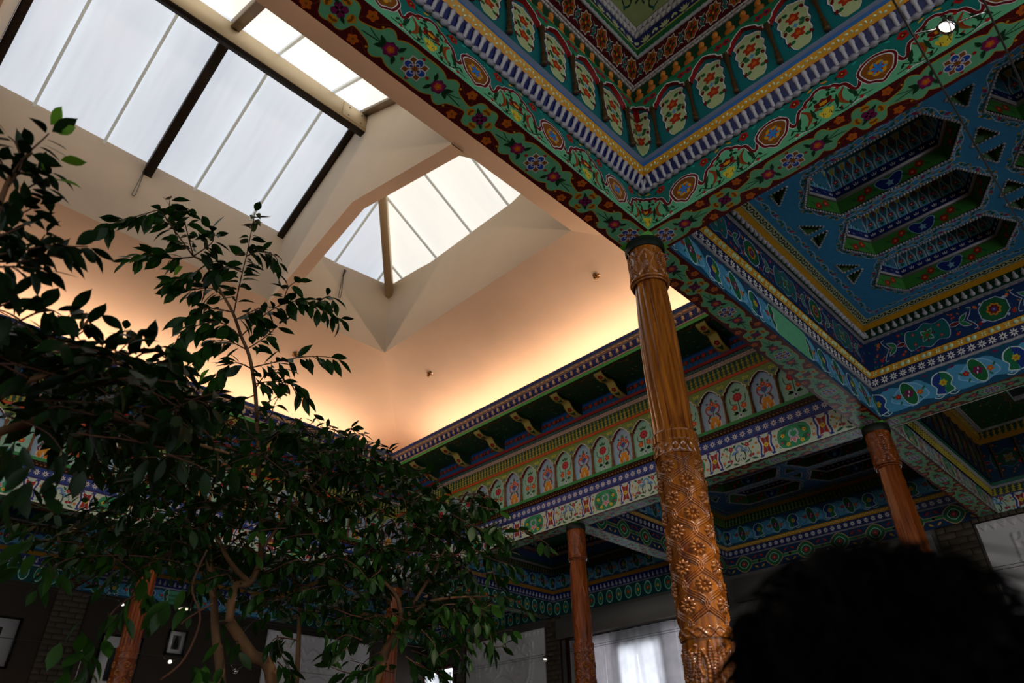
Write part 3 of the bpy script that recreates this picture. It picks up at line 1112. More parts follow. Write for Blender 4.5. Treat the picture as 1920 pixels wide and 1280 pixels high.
struct('floor', box(XBK-.3, XW+.3, YR-.3, YW+.3, -ZC-.1, -ZC), M_FLOOR)
wf = struct('wall_far', box(XW, XW+.3, YR-.3, YW+.3, -ZC, 2.996), M_WALL)
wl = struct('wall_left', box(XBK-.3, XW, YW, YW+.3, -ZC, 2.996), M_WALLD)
wr = struct('wall_right', box(XBK-.3, XW, YR-.3, YR, -ZC, 2.996), M_WALL)
wb = struct('wall_back', box(XBK-.3, XBK, YR, YW, -ZC, 2.996), M_WALL)
M_CEIL = mat('plain_ceiling', '#2c4a3c', .7, var=.1, scale=2)
for q in ((XBK, XW, YR, -2.1), (XBK, -.83, -2.1, 1.66), (XBK, -4.47, 1.66, YW), (-4.47, -.83, 9.515, YW)):
    struct('ceiling', box(q[0], q[1], q[2], q[3], 3.3, 3.45), M_CEIL)

# unseen outer shell above the ceilings, added to keep sky light out
for q in ((XW+.02, XW+.3, YR-.3, YW+.3), (XBK-.3, XBK, YR-.3, YW+.3), (XBK, XW+.02, YW+.02, YW+.3), (XBK, XW+.02, YR-.3, YR-.02)):
    struct('wall_upper', box(q[0], q[1], q[2], q[3], 2.997, 4.9), M_WALL)
for q in ((6.60, XW+.3, YR-.3, YW+.3), (XBK-.3, -4.4, YR-.3, YW+.3), (-4.4, 6.60, YR-.3, 1.95), (-4.4, 6.60, 9.22, YW+.3)):
    struct('ceiling', box(q[0], q[1], q[2], q[3], 4.86, 4.95), M_CEIL)

# light well: sloping plaster, shaft
OX, OYL, OYN, OXB = 4.95, 7.57, 3.83, -2.75     # opening edges
ZS0, ZS1, ZE = 5.0, 5.744, 6.86                # slope foot, slope top, skylight eave
rcw = (-4.35, XB, YA, YC)
CV = .11


def quad(a, b, c, d, col='#ffffff'):
    return pk([a, b, c, d], [(0, 1, 2, 3)], col)


x0, x1, y0, y1 = rcw
A0, A1, A2, A3 = (x0+CV, y0+CV, ZS0), (x1-CV, y0+CV, ZS0), (x1-CV, y1-CV, ZS0), (x0+CV, y1-CV, ZS0)
B0, B1, B2, B3 = (OXB, OYN, ZS1), (OX, OYN, ZS1), (OX, OYL, ZS1), (OXB, OYL, ZS1)
struct('wall_well_near', quad(A0, A1, B1, B0), M_PLAST)
struct('wall_well_far', quad(A1, A2, B2, B1), M_PLAST)
struct('wall_well_left', quad(A2, A3, B3, B2), M_PLAST)
struct('wall_well_back', quad(A3, A0, B0, B3), M_PLAST)
# cove tray behind the cornice
for sd in ('x1', 'y1', 'y0', 'x0'):
    st = side(rcw, sd, .1, 4.56, .655, 4.56)
    st.N = -st.N
    struct('trim_1', st.map(rect(st.L, st.W, '#d8c8b0')), M_PLAST)
    st = side(rcw, sd, .655, 4.56, .736, 4.715)
    struct('trim_2', st.map(rect(st.L, st.W, '#d8c8b0')), M_PLAST)
    st = side(rcw, sd, .1, 4.56, CV, ZS0)
    struct('trim_9', st.map(rect(st.L, st.W, '#d8c8b0')), M_PLAST)

# shaft walls: flat fields with corner triangles tilted inwards to come out darker
TI = .09
ZT = ZE+.075
T1, T2 = (OX-TI, OYN+TI, ZT), (OX-TI, OYL-TI, ZT)
FL = 1.0


def shaft(a, b, at_, bt, ta, tb):
    """wall a-b (bottom), at-bt (top); ta/tb: pulled-in top corners"""
    a, b, at_, bt = map(np.array, (a, b, at_, bt))
    V, F = [a, b, bt, at_], []
    L = np.linalg.norm(b-a)
    d = (b-a)/L
    pa = at_+d*FL if ta is not None else at_
    pb = bt-d*FL if tb is not None else bt
    V = [a, b, pb, pa]
    F = [(0, 1, 2, 3)]
    if ta is not None:
        V.append(np.array(ta)); F.append((0, 3, len(V)-1))
    if tb is not None:
        V.append(np.array(tb)); F.append((1, len(V)-1, 2))
    return pk(V, F)


C1, C2 = (OX, OYN, ZT), (OX, OYL, ZT)
C0, C3 = (OXB, OYN, ZT), (OXB, OYL, ZT)
struct('wall_shaft_far', shaft(B1, B2, C1, C2, T1, T2), M_SHAFT)
struct('wall_shaft_left', shaft(B2, B3, C2, C3, T2, None), M_SHAFT)
struct('wall_shaft_near', shaft(B0, B1, C0, C1, None, T1), M_SHAFT)
struct('wall_shaft_back', shaft(B3, B0, C3, C0, None, None), M_SHAFT)

# ------------------------------------------------------------------ skylight
YM = 5.70
ZR = 7.86
AX = 3.25           # hip apex
PT0, PT1 = 3.04, 3.21
M_COOL = glow_mat('skylight_north', (.84, .90, 1.0), SKY_COOL, .10, (6, .5, .5))
M_WARM = glow_mat('skylight_sun', (1.0, .97, .88), SKY_WARM, .06, (6, .5, .5))
M_SEAM = glow_mat('pane_seam', (.92, .93, .82), .22, .1)  # bars glow by themselves in place of daylight coming through the seams
M_HIP = glow_mat('skylight_end', (1.0, .975, .90), SKY_WARM*.9, .08, (.5, 6, .5))


def slope_z(y):
    return ZE+(ZR-ZE)*(1-abs(y-YM)/(OYL-YM))


win_l = thing('window_1', (1.0, 6.6, ZE), kind='structure')
win_n = thing('window_2', (1.0, 4.8, ZE), kind='structure')
win_h = thing('window_3', (4.2, YM, ZE), kind='structure')


def slab(pts, t, col='#ffffff'):
    """thin polygon slab, thickness t upwards"""
    n = len(pts)
    V = [tuple(p) for p in pts]+[(p[0], p[1], p[2]+t) for p in pts]
    F = [tuple(range(n)), tuple(range(2*n-1, n-1, -1))]+[(i, n+i, n+(i+1) % n, (i+1) % n) for i in range(n)]
    return pk(V, F, col)


bars = [-2.75, -2.1, -1.45, -.80, -.19, .59, 1.15, 1.73, 2.53, PT0]
g = .018
for a, b in zip(bars[:-1], bars[1:]):
    for win, ye, m in ((win_l, OYL, M_COOL), (win_n, OYN, M_WARM)):
        e = .02 if ye > YM else -.02
        obj('pane', slab([(a+g, ye+e, ZE+.06), (b-g, ye+e, ZE+.06), (b-g, YM, ZR+.07), (a+g, YM, ZR+.07)], .03), m, win)
for x in bars[1:-1]:
    for win, ye in ((win_l, OYL), (win_n, OYN)):
        wide = abs(x-1.15) < .01 or abs(x+.80) < .01
        hw, hh = (.055, .16) if wide else (.016, .03)
        pts = [(x-hw, ye, ZE+.05-hh*.2), (x+hw, ye, ZE+.05-hh*.2), (x+hw, YM, ZR+.05), (x-hw, YM, ZR+.05)]
        q = slab([(p[0], p[1], p[2]-hh) for p in pts], hh+.02)
        obj('rafter' if wide else 'glazing_bar', q, (M_DARK if win is win_l else M_BAR_LIT) if wide else M_SEAM, win)
# bars against the gable frames
for x in (PT0-.05, -.80+.13):
    for win, ye in ((win_l, OYL), (win_n, OYN)):
        q = slab([(x-.04, ye, ZE-.02), (x+.05, ye, ZE-.02), (x+.05, YM, ZR-.02), (x-.04, YM, ZR-.02)], .06)
        obj('edge_bar', q, M_DARK if win is win_l else M_BAR_LIT, win)
# hip end: side triangles and end slope
apex = np.array((AX, YM, ZR+.07))
EL, EN = np.array((OX, OYL, ZE+.06)), np.array((OX, OYN, ZE+.06))
xs = [PT1, 3.9, 4.642, OX]
for win, ye, m in ((win_l, OYL, M_COOL), (win_n, OYN, M_WARM)):
    E = np.array((OX, ye, ZE+.06))

    def hipy(x):      # point on hip line at given x
        t = (OX-x)/(OX-AX)
        return E+(apex-E)*t
    for a, b in zip(xs[:-1], xs[1:]):
        pa, pb = hipy(max(a, AX)), hipy(b)
        pts = [(a+g, ye, ZE+.06), (b-g, ye, ZE+.06), tuple(pb+[-g, 0, 0]), tuple(pa+[g, 0, 0])]
        if b == OX:
            pts = [(a+g, ye, ZE+.06), (b-.02, ye, ZE+.06), tuple(pa+[g, 0, 0])]
        obj('pane', slab(pts, .03), m, win)
    for x in xs[1:-1]:
        p = hipy(x)
        obj('glazing_bar', slab([(x-.016, ye, ZE+.03), (x+.016, ye, ZE+.03), (x+.016, p[1], p[2]-.03), (x-.016, p[1], p[2]-.03)], .03), M_SEAM, win)
ys = [OYL, 7.199, 6.42, 5.639, 4.874, 4.2, OYN]


def hipx(y):
    E = EL if y > YM else EN
    t = abs(E[1]-y)/abs(E[1]-YM)
    return E+(apex-E)*t


for a, b in zip(ys[:-1], ys[1:]):
    pts = [(OX, a, ZE+.06), (OX, b, ZE+.06), tuple(hipx(b)), tuple(hipx(a))]
    if a > YM > b:
        pts = [(OX, a, ZE+.06), (OX, b, ZE+.06), tuple(hipx(b)), tuple(apex), tuple(hipx(a))]
    if a == OYL:
        pts = pts[:3]
    if b == OYN:
        pts = [pts[0], pts[1], pts[3]]
    obj('pane', slab(pts, .03), M_HIP, win_h)
for y in ys[1:-1]:
    p = hipx(y)
    obj('glazing_bar', slab([(OX, y-.016, ZE+.03), (OX, y+.016, ZE+.03), (p[0], y+.016, p[2]-.03), (p[0], y-.016, p[2]-.03)], .03), M_SEAM, win_h)
for E in (EL, EN):
    d = apex-E
    d2 = np.array([d[0], d[1], 0]); d2 /= np.linalg.norm(d2)
    nn = np.array([-d2[1], d2[0], 0])*.055
    s = E-d*.04+[0, 0, -.27]
    e = apex+[0, 0, -.25]
    V = [s-nn, s+nn, e+nn, e-nn]
    q = slab(V, .26)
    obj('hip_rafter', q, M_BEIGE, win_h)
    V = [s-nn+[0, 0, .255], s+nn+[0, 0, .255], e+nn+[0, 0, .255], e-nn+[0, 0, .255]]
    obj('rafter_gasket', slab([v+nn*np.sign(0.5)*.0 for v in V], .035), M_DARK, win_h)


# gable frames that cross the opening
def gable(x0, x1, label):
    t = thing('gable_frame', ((x0+x1)/2, YM, 5.7), label, 'roof frame', 'boxed gable frames under the skylight')
    ring = [(OYL+.02, 5.70), (YM, 6.235), (OYN-.02, 5.70), (OYN-.02, ZE+.03), (YM, ZR+.02), (OYL+.02, ZE+.03)]
    V = [(x0, y, z) for y, z in ring]+[(x1, y, z) for y, z in ring]
    F = [(0, 5, 4, 1), (1, 4, 3, 2), (6, 7, 10, 11), (7, 8, 9, 10)]
    obj('side_panel', pk(V, F), M_SHAFT, t)
    F = [(0, 1, 7, 6), (1, 2, 8, 7)]
    obj('underside', pk(V, F), M_PLAST, t)
    return t


gable(PT0, PT1, 'beige boxed gable frame crossing the skylight next to its hipped end')
gable(-.80-.085, -.80+.085, 'beige boxed gable frame crossing the skylight at the upper left edge of the picture')

rb = thing('ridge_beam', (0.2, YM, 7.49), 'pale beige ridge beam running along the top of the skylight', 'beam')
obj('web', box(-2.75, PT0, YM-.055, YM+.055, 7.49, 7.80), M_BEIGE, rb)
obj('bottom_flange', box(-2.75, PT0, YM-.050, YM+.058, 7.482, 7.489), M_DARK, rb)  # dark sheet painting the shade on the underside of the beam
sp = obj('splice_plate', box(2.67, 3.03, YM-.062, YM-.0555, 7.53, 7.78), M_BEIGE, rb, label='riveted beige splice plate')
for x in (2.76, 2.95):
    for z in (7.58, 7.73):
        obj('bolt', xf(lathe([(0, .006), (.010, .006), (.012, 0)], 8), Matrix.Translation((x, YM-.062, z)) @ Matrix.Rotation(PI, 4, 'Z')), M_STEEL, sp)

# rods for opening the vents
for x, dy, lab in ((1.10, 0, 'looped wire pull rod hanging below the dark rafter of the skylight'), (4.06, 0, 'thin wire pull rod hanging on the shaft wall near the skylight hip')):
    t = thing('pull_rod', (x, OYL-.03, 6.30), lab, 'rod', 'skylight pull rods')
    y = OYL-.035
    obj('hook', tube([(x+.02, y+.03, 6.86), (x+.02, y, 6.83), (x, y, 6.76), (x-.005, y, 6.70)], [.014, .016, .013, .008], 7), M_DARK, t, True)
    obj('rod', tube(cr([(x-.005, y, 6.71), (x-.02, y-.005, 6.5), (x-.03, y-.005, 6.33), (x-.01, y-.005, 6.30), (x+.006, y-.005, 6.35), (x+.004, y, 6.70)], 5), .006, 6), M_STEEL, t, True)

# ------------------------------------------------------------------ painted beams


def beam(ax, fixed, a, b, label):
    """beam along x or y; a..b the clear span; painted soffit below"""
    if ax == 'x':
        core = box(a, b, fixed-BW+.02, fixed+BW-.02, 3.003, 3.28, '#3a1210')
        st = Strip((a, fixed-BW, 3.0), (b, fixed-BW, 3.0), (a, fixed+BW, 3.0), (b, fixed+BW, 3.0), (a, fixed, 0))
    else:
        core = box(fixed-BW+.02, fixed+BW-.02, a, b, 3.003, 3.28, '#3a1210')
        st = Strip((fixed-BW, a, 3.0), (fixed-BW, b, 3.0), (fixed+BW, a, 3.0), (fixed+BW, b, 3.0), (fixed, a, 0))
    t = thing('painted_beam', ((st.S0+st.E1)/2), label, 'beam', 'painted ceiling beams')
    obj('core', core, M_PAINT, t)
    obj('soffit', st.map(pat_soffit(st.L, st.W)), M_PAINT, t)
    return t


XA, XD, Y1, Y2, Y3 = 3.045, 6.80, 1.775, 5.59, 9.40
beam('x', Y1, -.6, XA-BW, 'painted beam along the near edge of the light well, running from the carved foreground column to the upper left')
beam('x', Y1, XA+BW, XD-BW, 'painted beam linking the carved foreground column to the column behind it on the right')
beam('x', Y1, XD+BW, XW, 'painted beam running from the right-hand column back to the far wall')
beam('y', XA, -1.87, Y1-BW, 'painted beam running from the foreground column to the upper right under the spotlight')
beam('y', XD, -1.87, Y1-BW, 'painted beam running right from the second column past the blue coffered ceiling')
beam('y', XD, Y1+BW, Y2-BW, 'painted beam under the niche frieze between the right column and the slim middle column')
beam('y', XD, Y2+BW, Y3-BW, 'painted beam under the niche frieze left of the slim middle column, behind the tree')
beam('x', Y2, XD+BW, XW, 'painted beam running from the slim middle column back to the far wall')
beam('x', Y3, XA+BW, XD-BW, 'painted beam under the left frieze right of the far left column, behind the tree')
beam('x', Y3, -.6, XA-BW, 'painted beam under the left frieze at the left edge of the picture')
beam('y', XA, Y3+BW, YW, 'painted beam running from the far left column to the left wall')
beam('y', XD, Y3+BW, YW, 'painted beam running from the well corner column to the left wall')
beam('x', Y3, XD+BW, XW, 'painted beam running from the well corner column to the far wall')

# ------------------------------------------------------------------ mouldings


def rope(st, v, n, r, pitch=.05, col=SIL, name='rope_moulding', parent=None, m=None, step=.0105, inset=0.0, bead=False):
    k = max(8, int(st.L/step))
    us = np.linspace(inset, st.L-inset, k)
    ring = 8
    th = np.arange(ring)*2*PI/ring
    R = r*(1+.20*np.cos(2*th[None, :]-2*PI*us[:, None]/pitch))
    if bead:
        R = r*(.45+.75*np.abs(np.sin(PI*us[:, None]/pitch+.35*np.sin(th)[None, :])))
    a = (us/st.L)[:, None]
    b = v/st.W
    ctr = (1-b)*((1-a)*st.S0+a*st.E0)+b*((1-a)*st.S1+a*st.E1)+n*st.N
    V = ctr[:, None, :]+(R*np.cos(th))[:, :, None]*st.Vd+(R*np.sin(th))[:, :, None]*st.N
    V = V.reshape(-1, 3)
    i = np.arange(k-1)[:, None]*ring
    j = np.arange(ring)[None, :]
    j2 = (j+1) % ring
    Q = np.stack([i+j, i+j2, i+ring+j2, i+ring+j], axis=2).reshape(-1, 4)
    p = (V, Q.ravel().astype(np.int32), np.full(len(Q), 4, np.int32), np.tile(np.array(lin(col)), (len(Q), 1)))
    return obj(name, p, m or M_SILVER, parent, True)


BAL = lathe([(.0125, 0), (.0115, .008), (.0115, .052), (.013, .058), (.0165, .064), (.0165, .074), (.011, .086), (0, .092)], 7, SIL)
ME_BAL = mesh_of('baluster', BAL, M_SILVER, True)
PEAR = lathe([(0, 0), (.020, .010), (.025, .028), (.012, .046), (.0145, .058), (.010, .070), (0, .084)], 7, SIL)
ME_PEAR = mesh_of('pear_bead', PEAR, M_SILVER, True)
BLK = bevbox(-.033, .033, -.010, .010, 0, .012, .004, GRY)
ME_BLK = mesh_of('ledge_block', BLK, M_SILVER)


def rail(st, v0, v1, n, col, name, parent):
    """square fillet standing n proud of the strip"""
    L = st.L
    V = [(0, v0, 0), (L, v0, 0), (L, v0, n), (0, v0, n), (0, v1, 0), (L, v1, 0), (L, v1, n), (0, v1, n)]
    F = [(0, 1, 2, 3), (3, 2, 6, 7), (7, 6, 5, 4)]
    return obj(name, st.map(pk(V, F, col)), M_PAINT, parent)


ALL = ('x1', 'y1', 'y0', 'x0')


def bands(rc, spec, parent, sides=ALL):
    for nm, o0, z0, o1, z1, pf in spec:
        for sd in sides:
            st = side(rc, sd, o0, z0, o1, z1)
            obj(nm, st.map(pf(st.L, st.W)), M_PAINT, parent)


# arched niches of the first bay
NW, NH = .275, .51


def arch_curve(w, s0, top, n=3):
    q = [(-w, s0), (-w, s0+.03), (-w*.80, s0+.045), (-w*.70, s0+.075), (-w*.38, top-.025), (0, top)]
    q = np.array(q)
    return np.vstack([q, (q[:-1]*[-1, 1])[::-1]])


def arch_frame(w, H, s0, top, hw, col, rim, line, depth, flower=True):
    ac = arch_curve(hw, s0, top)
    n = len(ac)
    c = Cv()
    ring = np.vstack([[(-w/2, s0), (-w/2, H), (w/2, H), (w/2, s0)], ac[::-1]])
    c.poly(ring, col, 0)
    c.stroke(ac, .010, line, 1)
    if flower:
        for s in (-1, 1):
            c.flower(s*w*.40, H-.055, .030, 5, RED, NAVY, 1.5, .65)
            c.leaf(s*w*.30, H-.03, s*w*.12, H-.012, .016, LEAF, 1.5)
    p = c.pack()
    p[0][:, 2] += depth
    V = [(x, y, depth) for x, y in ac]+[(x*.93, y-.004, 0) for x, y in ac]
    F = [(i, i+1, n+i+1, n+i) for i in range(n-1)]
    return cat_([p, pk(V, F, rim)])


AF1 = arch_frame(NW, NH, .345, .478, .118, '#1f8a5c', '#9c1414', WHT, .030)


def niche_paint():
    c = Cv()
    q = cr([(0, .43), (.03, .41), (.062, .40), (.088, .37), (.075, .33), (.092, .29), (.078, .25), (.085, .21), (.07, .17), (.075, .13), (.06, .09), (.052, .05), (.03, .02)], 2)
    q = np.vstack([q, (q*[-1, 1])[::-1]])
    c.poly(q*[1.12, 1.02], NAVY, 1)
    c.poly(q*[1.07, 1.01], WHT, 1.5)
    c.poly(q*[.97, .985], '#c3cf94', 2)
    for y, r in ((.29, .046), (.15, .046)):
        c.flower(0, y, r, 5, '#b8361c', ORG, 3, .5, PI/2)
        for s in (-1, 1):
            c.leaf(s*.02, y+.05, s*.055, y+.075, .03, LEAF, 2.6)
            c.leaf(s*.03, y-.04, s*.06, y-.065, .028, LEAF, 2.6)
    c.star(0, .22, .022, 4, '#5aa6d8', 3.4, .5)
    for s in (-1, 1):
        c.stroke(cr([(s*.015, .22), (s*.05, .235), (s*.075, .222)], 3), .005, '#14241c', 3)
        for y in (.345, .20, .10):
            c.ell(s*.066, y, .011, .02, DRED, 3, s*.3, 8)
    return c.pack()


NP1 = niche_paint()
COLN = lathe([(0, 0), (.019, 0), (.019, .018), (.012, .028), (.017, .046), (.0175, .060), (.010, .074), (.016, .092), (.012, .108), (.0105, .13), (.0105, .22), (.014, .262), (.018, .292), (.012, .31), (.02, .332), (.021, .362), (0, .362)], 8, '#4a3418')
ME_COLN = mesh_of('colonnette', COLN, M_PAINT, True)
ME_NP1 = mesh_of('niche_panel', NP1, M_PAINT)
ME_AF1 = mesh_of('arch_frame', AF1, M_PAINT)


def clipu(p, lo, hi):
    V = p[0].copy()
    V[:, 0] = np.clip(V[:, 0], lo, hi)
    return (V, p[1], p[2], p[3])


def niches(st, parent, w, mp, ma, mc, pack_p, pack_a, cn, single=True):
    n = round(st.L/w)
    d = st.L/n
    sx = Matrix.Diagonal((d/w, 1, 1, 1))
    for i in range(n+1):
        u = i*d
        if 0 < i < n:
            inst('niche_panel', mp, st.fr(u, 0, .001) @ sx, parent)
            inst('arch_frame', ma, st.fr(u, 0, .001) @ sx, parent)
        else:
            lo, hi = (0, 9) if i == 0 else (-9, 0)
            for nm, q in (('niche_panel', pack_p), ('arch_frame', pack_a)):
                obj(nm, xf(clipu(q, lo, hi), st.fr(u, 0, .001) @ sx), M_PAINT, parent)
        if i < n:
            inst('colonnette', mc, st.fr(u+d/2, 0, cn), parent)


# ------------------------------------------------------------------ bay above the viewer (stepped, star band, niches)
rc1 = (-.6, 2.93, -1.87, 1.66)
b1 = thing('ceiling', (1.165, -.1, 3.0), kind='structure')
bands(rc1, [('garland_frieze', 0, 3.0, 0, 3.30, pat_garland),
            ('baluster_ground', .012, 3.305, .060, 3.385, pat_flat(NAVY)),
            ('leaf_moulding', .060, 3.388, .095, 3.425, pat_leafdots),
            ('red_fillet', .060, 3.383, .060, 3.388, pat_flat('#8a1414')),
            ('blue_rail', .095, 3.425, .085, 3.468, pat_flat('#3f7ab8')),
            ('rail_top', .085, 3.468, .115, 3.470, pat_flat('#9aa4b4')),
            ('niche_ground', .115, 3.470, .110, 3.980, pat_flat('#117072')),
            ('niche_head', .085, 3.980, .080, 4.005, pat_flat('#8fae98')),
            ('niche_lid', .110, 3.980, .085, 3.980, pat_flat('#117072')),
            ('green_rail', .080, 4.005, .100, 4.022, pat_flat('#2f8a52')),
            ('acanthus_moulding', .100, 4.022, .132, 4.109, pat_acanthus),
            ('scale_moulding', .132, 4.112, .169, 4.120, pat_scales),
            ('star_band', .169, 4.120, .299, 4.139, pat_stars),
            ('green_step', .315, 4.150, .322, 4.180, pat_flat('#1c6a38')),
            ('palmette_band', .322, 4.180, .332, 4.300, pat_palmette),
            ('shell_moulding', .332, 4.300, .372, 4.348, pat_scales),
            ('pomegranate_band', .372, 4.350, .640, 4.360, pat_pomegranate),
            ('blue_step', .640, 4.360, .645, 4.44, pat_flat('#2446a8')),
            ('arabesque_field', .645, 4.44, .95, 4.45, lambda L, W: pat_arab(L, W, '#a8b878', '#1f7a6c'))], b1)
obj('centre_field', box(rc1[0]+.95, rc1[1]-.95, rc1[2]+.95, rc1[3]-.95, 4.45, 4.47, '#7a1414'), M_PAINT, b1)
for sd in ALL:
    seen = sd in ('x1', 'y1')
    st = side(rc1, sd, .012, 3.305, .060, 3.385)
    n = 66
    row('baluster', BAL, ME_BAL, st, [(i+.5)*st.L/n for i in range(n)], .002, .012, b1, seen, M_SILVER)
    rope(st, 0, .004, .0165, .053, '#9b98a0', 'rope_moulding', b1, None, .006, 0, True)
    st = side(rc1, sd, .299, 4.139, .315, 4.150)
    rope(st, st.W/2, .004, .012, .04, SIL, 'rope_moulding', b1)
    st = side(rc1, sd, .115, 3.470, .110, 3.980)
    niches(st, b1, NW, ME_NP1, ME_AF1, ME_COLN, NP1, AF1, .021)

# ------------------------------------------------------------------ bay with the blue field and hexagon coffers
HXW, HXL, HXT = .292, .578, .412          # half width, half length to the tips, half length of the long sides


def hexa(o=0.0):
    w_ = HXW-o
    t = HXT-o*.27
    l = HXL-o*1.15
    return [(w_, t), (0, l), (-w_, t), (-w_, -t), (0, -l), (w_, -t)]


def wall_ring(o0, z0, o1, z1):
    a, b = hexa(o0), hexa(o1)
    out = []
    for i in range(6):
        j = (i+1) % 6
        out.append(Strip((*a[i], z0), (*a[j], z0), (*b[i], z1), (*b[j], z1), (0, 0, z0-.4)))
    return out


def pat_coffer_side(L, W, pal):
    c = Cv()
    h = W/2
    if L > .6:
        c.poly(cr([(L/2-.11, h+.03), (L/2-.06, h+.06), (L/2, h+.035), (L/2+.06, h+.06), (L/2+.11, h+.03), (L/2+.05, h-.055), (L/2-.05, h-.055)], 3, True), '#8fc6d8', 1)
        c.poly(cr([(L/2-.10, h+.03), (L/2-.06, h+.052), (L/2, h+.028), (L/2+.06, h+.052), (L/2+.10, h+.03), (L/2+.05, h-.048), (L/2-.05, h-.048)], 3, True), '#1c2c7c', 1.5)
        c.star(L/2, h-.01, .035, 5, '#8fc6d8', 2, .5, PI/2)
        xs = (L*.22, L*.30, L*.70, L*.78)
    else:
        xs = (L*.38, L*.62)
    for i, x in enumerate(xs):
        c.flower(x, h+.02*(-1)**i, .036, 6, pal[1], '#e07a3c', 2, .6)
        c.leaf(x+.03, h-.02, x+.075, h+.02, .022, LEAF, 1.5)
        c.leaf(x-.03, h+.01, x-.07, h-.03, .022, LEAF, 1.5)
    return cat_([rect(L, W, pal[0]), c.pack()])


def pat_figures(L, W):
    n = max(2, round(L/.082))
    c = Cv()
    c.poly(cr([(-.034, 0), (-.036, .3*W), (-.012, .62*W), (-.03, .9*W), (.03, .9*W), (.012, .62*W), (.036, .3*W), (.034, 0)], 2), '#d3e6de', 1)
    c.poly(cr([(-.026, 0), (-.026, .28*W), (-.006, .6*W), (.006, .6*W), (.026, .28*W), (.026, 0)], 2), '#62b6e0', 1.5)
    c.flower(0, W*.30, .022, 5, '#c01c1c', '#f0d8c8', 2.2, .6)
    c.leaf(0, W*.2, 0, W*.06, .03, LEAF, 2)
    c.stroke([(0, W*.38), (0, W*.75)], .007, '#1c3a1c', 2)
    c.leaf(0, W*.62, 0, W*.95, .026, '#d8c83c', 2.4)
    c.leaf(.038, W*.85, .038, W*.5, .02, '#b0441c', 1.2)
    return cat_([rect(L, W, '#3f86a6'), rep(c.pack(), n, L, .082)])


def pat_seed(L, W):
    n = max(2, round(L/.07))
    c = Cv()
    for a in (-.7, 0, .7):
        c.leaf(.0+.012*math.sin(a), W*.3, .03*math.sin(a), W*.3+W*.5*math.cos(a), .010, WHT, 1)
    return cat_([rect(L, W, '#13246e'), rep(c.pack(), n, L, .07)])


def coffer_packs(pal, z=0.0):
    sidep, rodp, band, fig = [], [], [], []
    for st in wall_ring(.012, z, .026, z+.115):
        sidep.append(st.map(pat_coffer_side(st.L, st.W, pal)))
    for st in wall_ring(.052, z+.122, .052, z+.134):
        rodp.append(tube([st.at(-.0), st.at(st.L)], .013, 7, SIL))
    for st in wall_ring(.026, z+.115, .052, z+.13):
        band.append(st.map(rect(st.L, st.W, '#6a6a70')))
    for st in wall_ring(.052, z+.134, .066, z+.20):
        band.append(st.map(pat_seed(st.L, st.W)))
    for st in wall_ring(.066, z+.20, .105, z+.42):
        fig.append(st.map(pat_figures(st.L, st.W)))
    top = pk([(*q, z+.42) for q in hexa(.105)], [tuple(range(6))], '#1f5a3c')
    beads = []
    for st in wall_ring(-.004, z-.001, .012, z):
        k = max(2, int(st.L/.024))
        sp_ = lathe([(0, 0), (.009, .004), (0.011, .011), (.009, .018), (0, .022)], 5, SIL)
        for i in range(k):
            c = st.at((i+.5)*st.L/k)
            beads.append(shift(sp_, c+np.array([0, -.011, -.004])))
    return cat_(sidep), cat_(rodp), cat_(band), cat_(fig+[top]), cat_(beads)


TRI = [(-.085, 0.0), (.105, -.075), (.095, .09)]


def field_with_holes(rc, o, z, holes, col):
    x0, x1, y0, y1 = rc
    outer = [Vector((x0+o, y0+o, 0)), Vector((x1-o, y0+o, 0)), Vector((x1-o, y1-o, 0)), Vector((x0+o, y1-o, 0))]
    loops = [outer]+[[Vector((x, y, 0)) for x, y in h] for h in holes]
    tris = tessellate_polygon(loops)
    V = [(v.x, v.y, z) for l in loops for v in l]
    return pk(V, [tuple(t) for t in tris], col)


def floral_rib(c, pts, col2='#b4d2e2', off=0):
    """a pale wavy vine with buds along a centre line drawn in plan"""
    q = np.asarray(pts, float)
    a, b = q[0], q[-1]
    L = np.linalg.norm(b-a)
    T = (b-a)/(L+1e-9)
    N_ = np.array([-T[1], T[0]])
    k = max(1, round(L/.135))
    d = L/k
    t = np.linspace(0, L, 8*k+1)
    s0 = 1 if off % 2 else -1
    c.stroke(a+np.outer(t, T)+np.outer(.017*s0*np.sin(PI*t/d), N_), .0065, col2, 1.2)
    c.stroke(a+np.outer(t, T)+np.outer(-.020*s0*np.sin(PI*t/d+.5), N_), .0045, col2, 1.0)
    for i in range(k):
        s = s0*(1 if i % 2 == 0 else -1)
        f = lambda u, v: a+T*((i+.5)*d+u*d/.20)+N_*v*s
        for (p0, p1, w_, cl, kk) in ((f(-.01, .006), f(.05, -.024), .026, '#a02a5c' if i % 2 else '#1c6a5a', 2), (f(.045, -.022), f(.075, -.012), .022, '#cf9a34', 2.3), (f(-.03, .012), f(-.07, -.018), .022, '#14644a', 2), (f(-.06, -.02), f(-.09, -.004), .018, '#cf9a34', 2.3)):
            c.leaf(p0[0], p0[1], p1[0], p1[1], w_, cl, kk)
        c.stroke(cr([f(-.02, .015), f(.01, -.002), f(.03, .022)], 3), .0045, col2, 1.4)


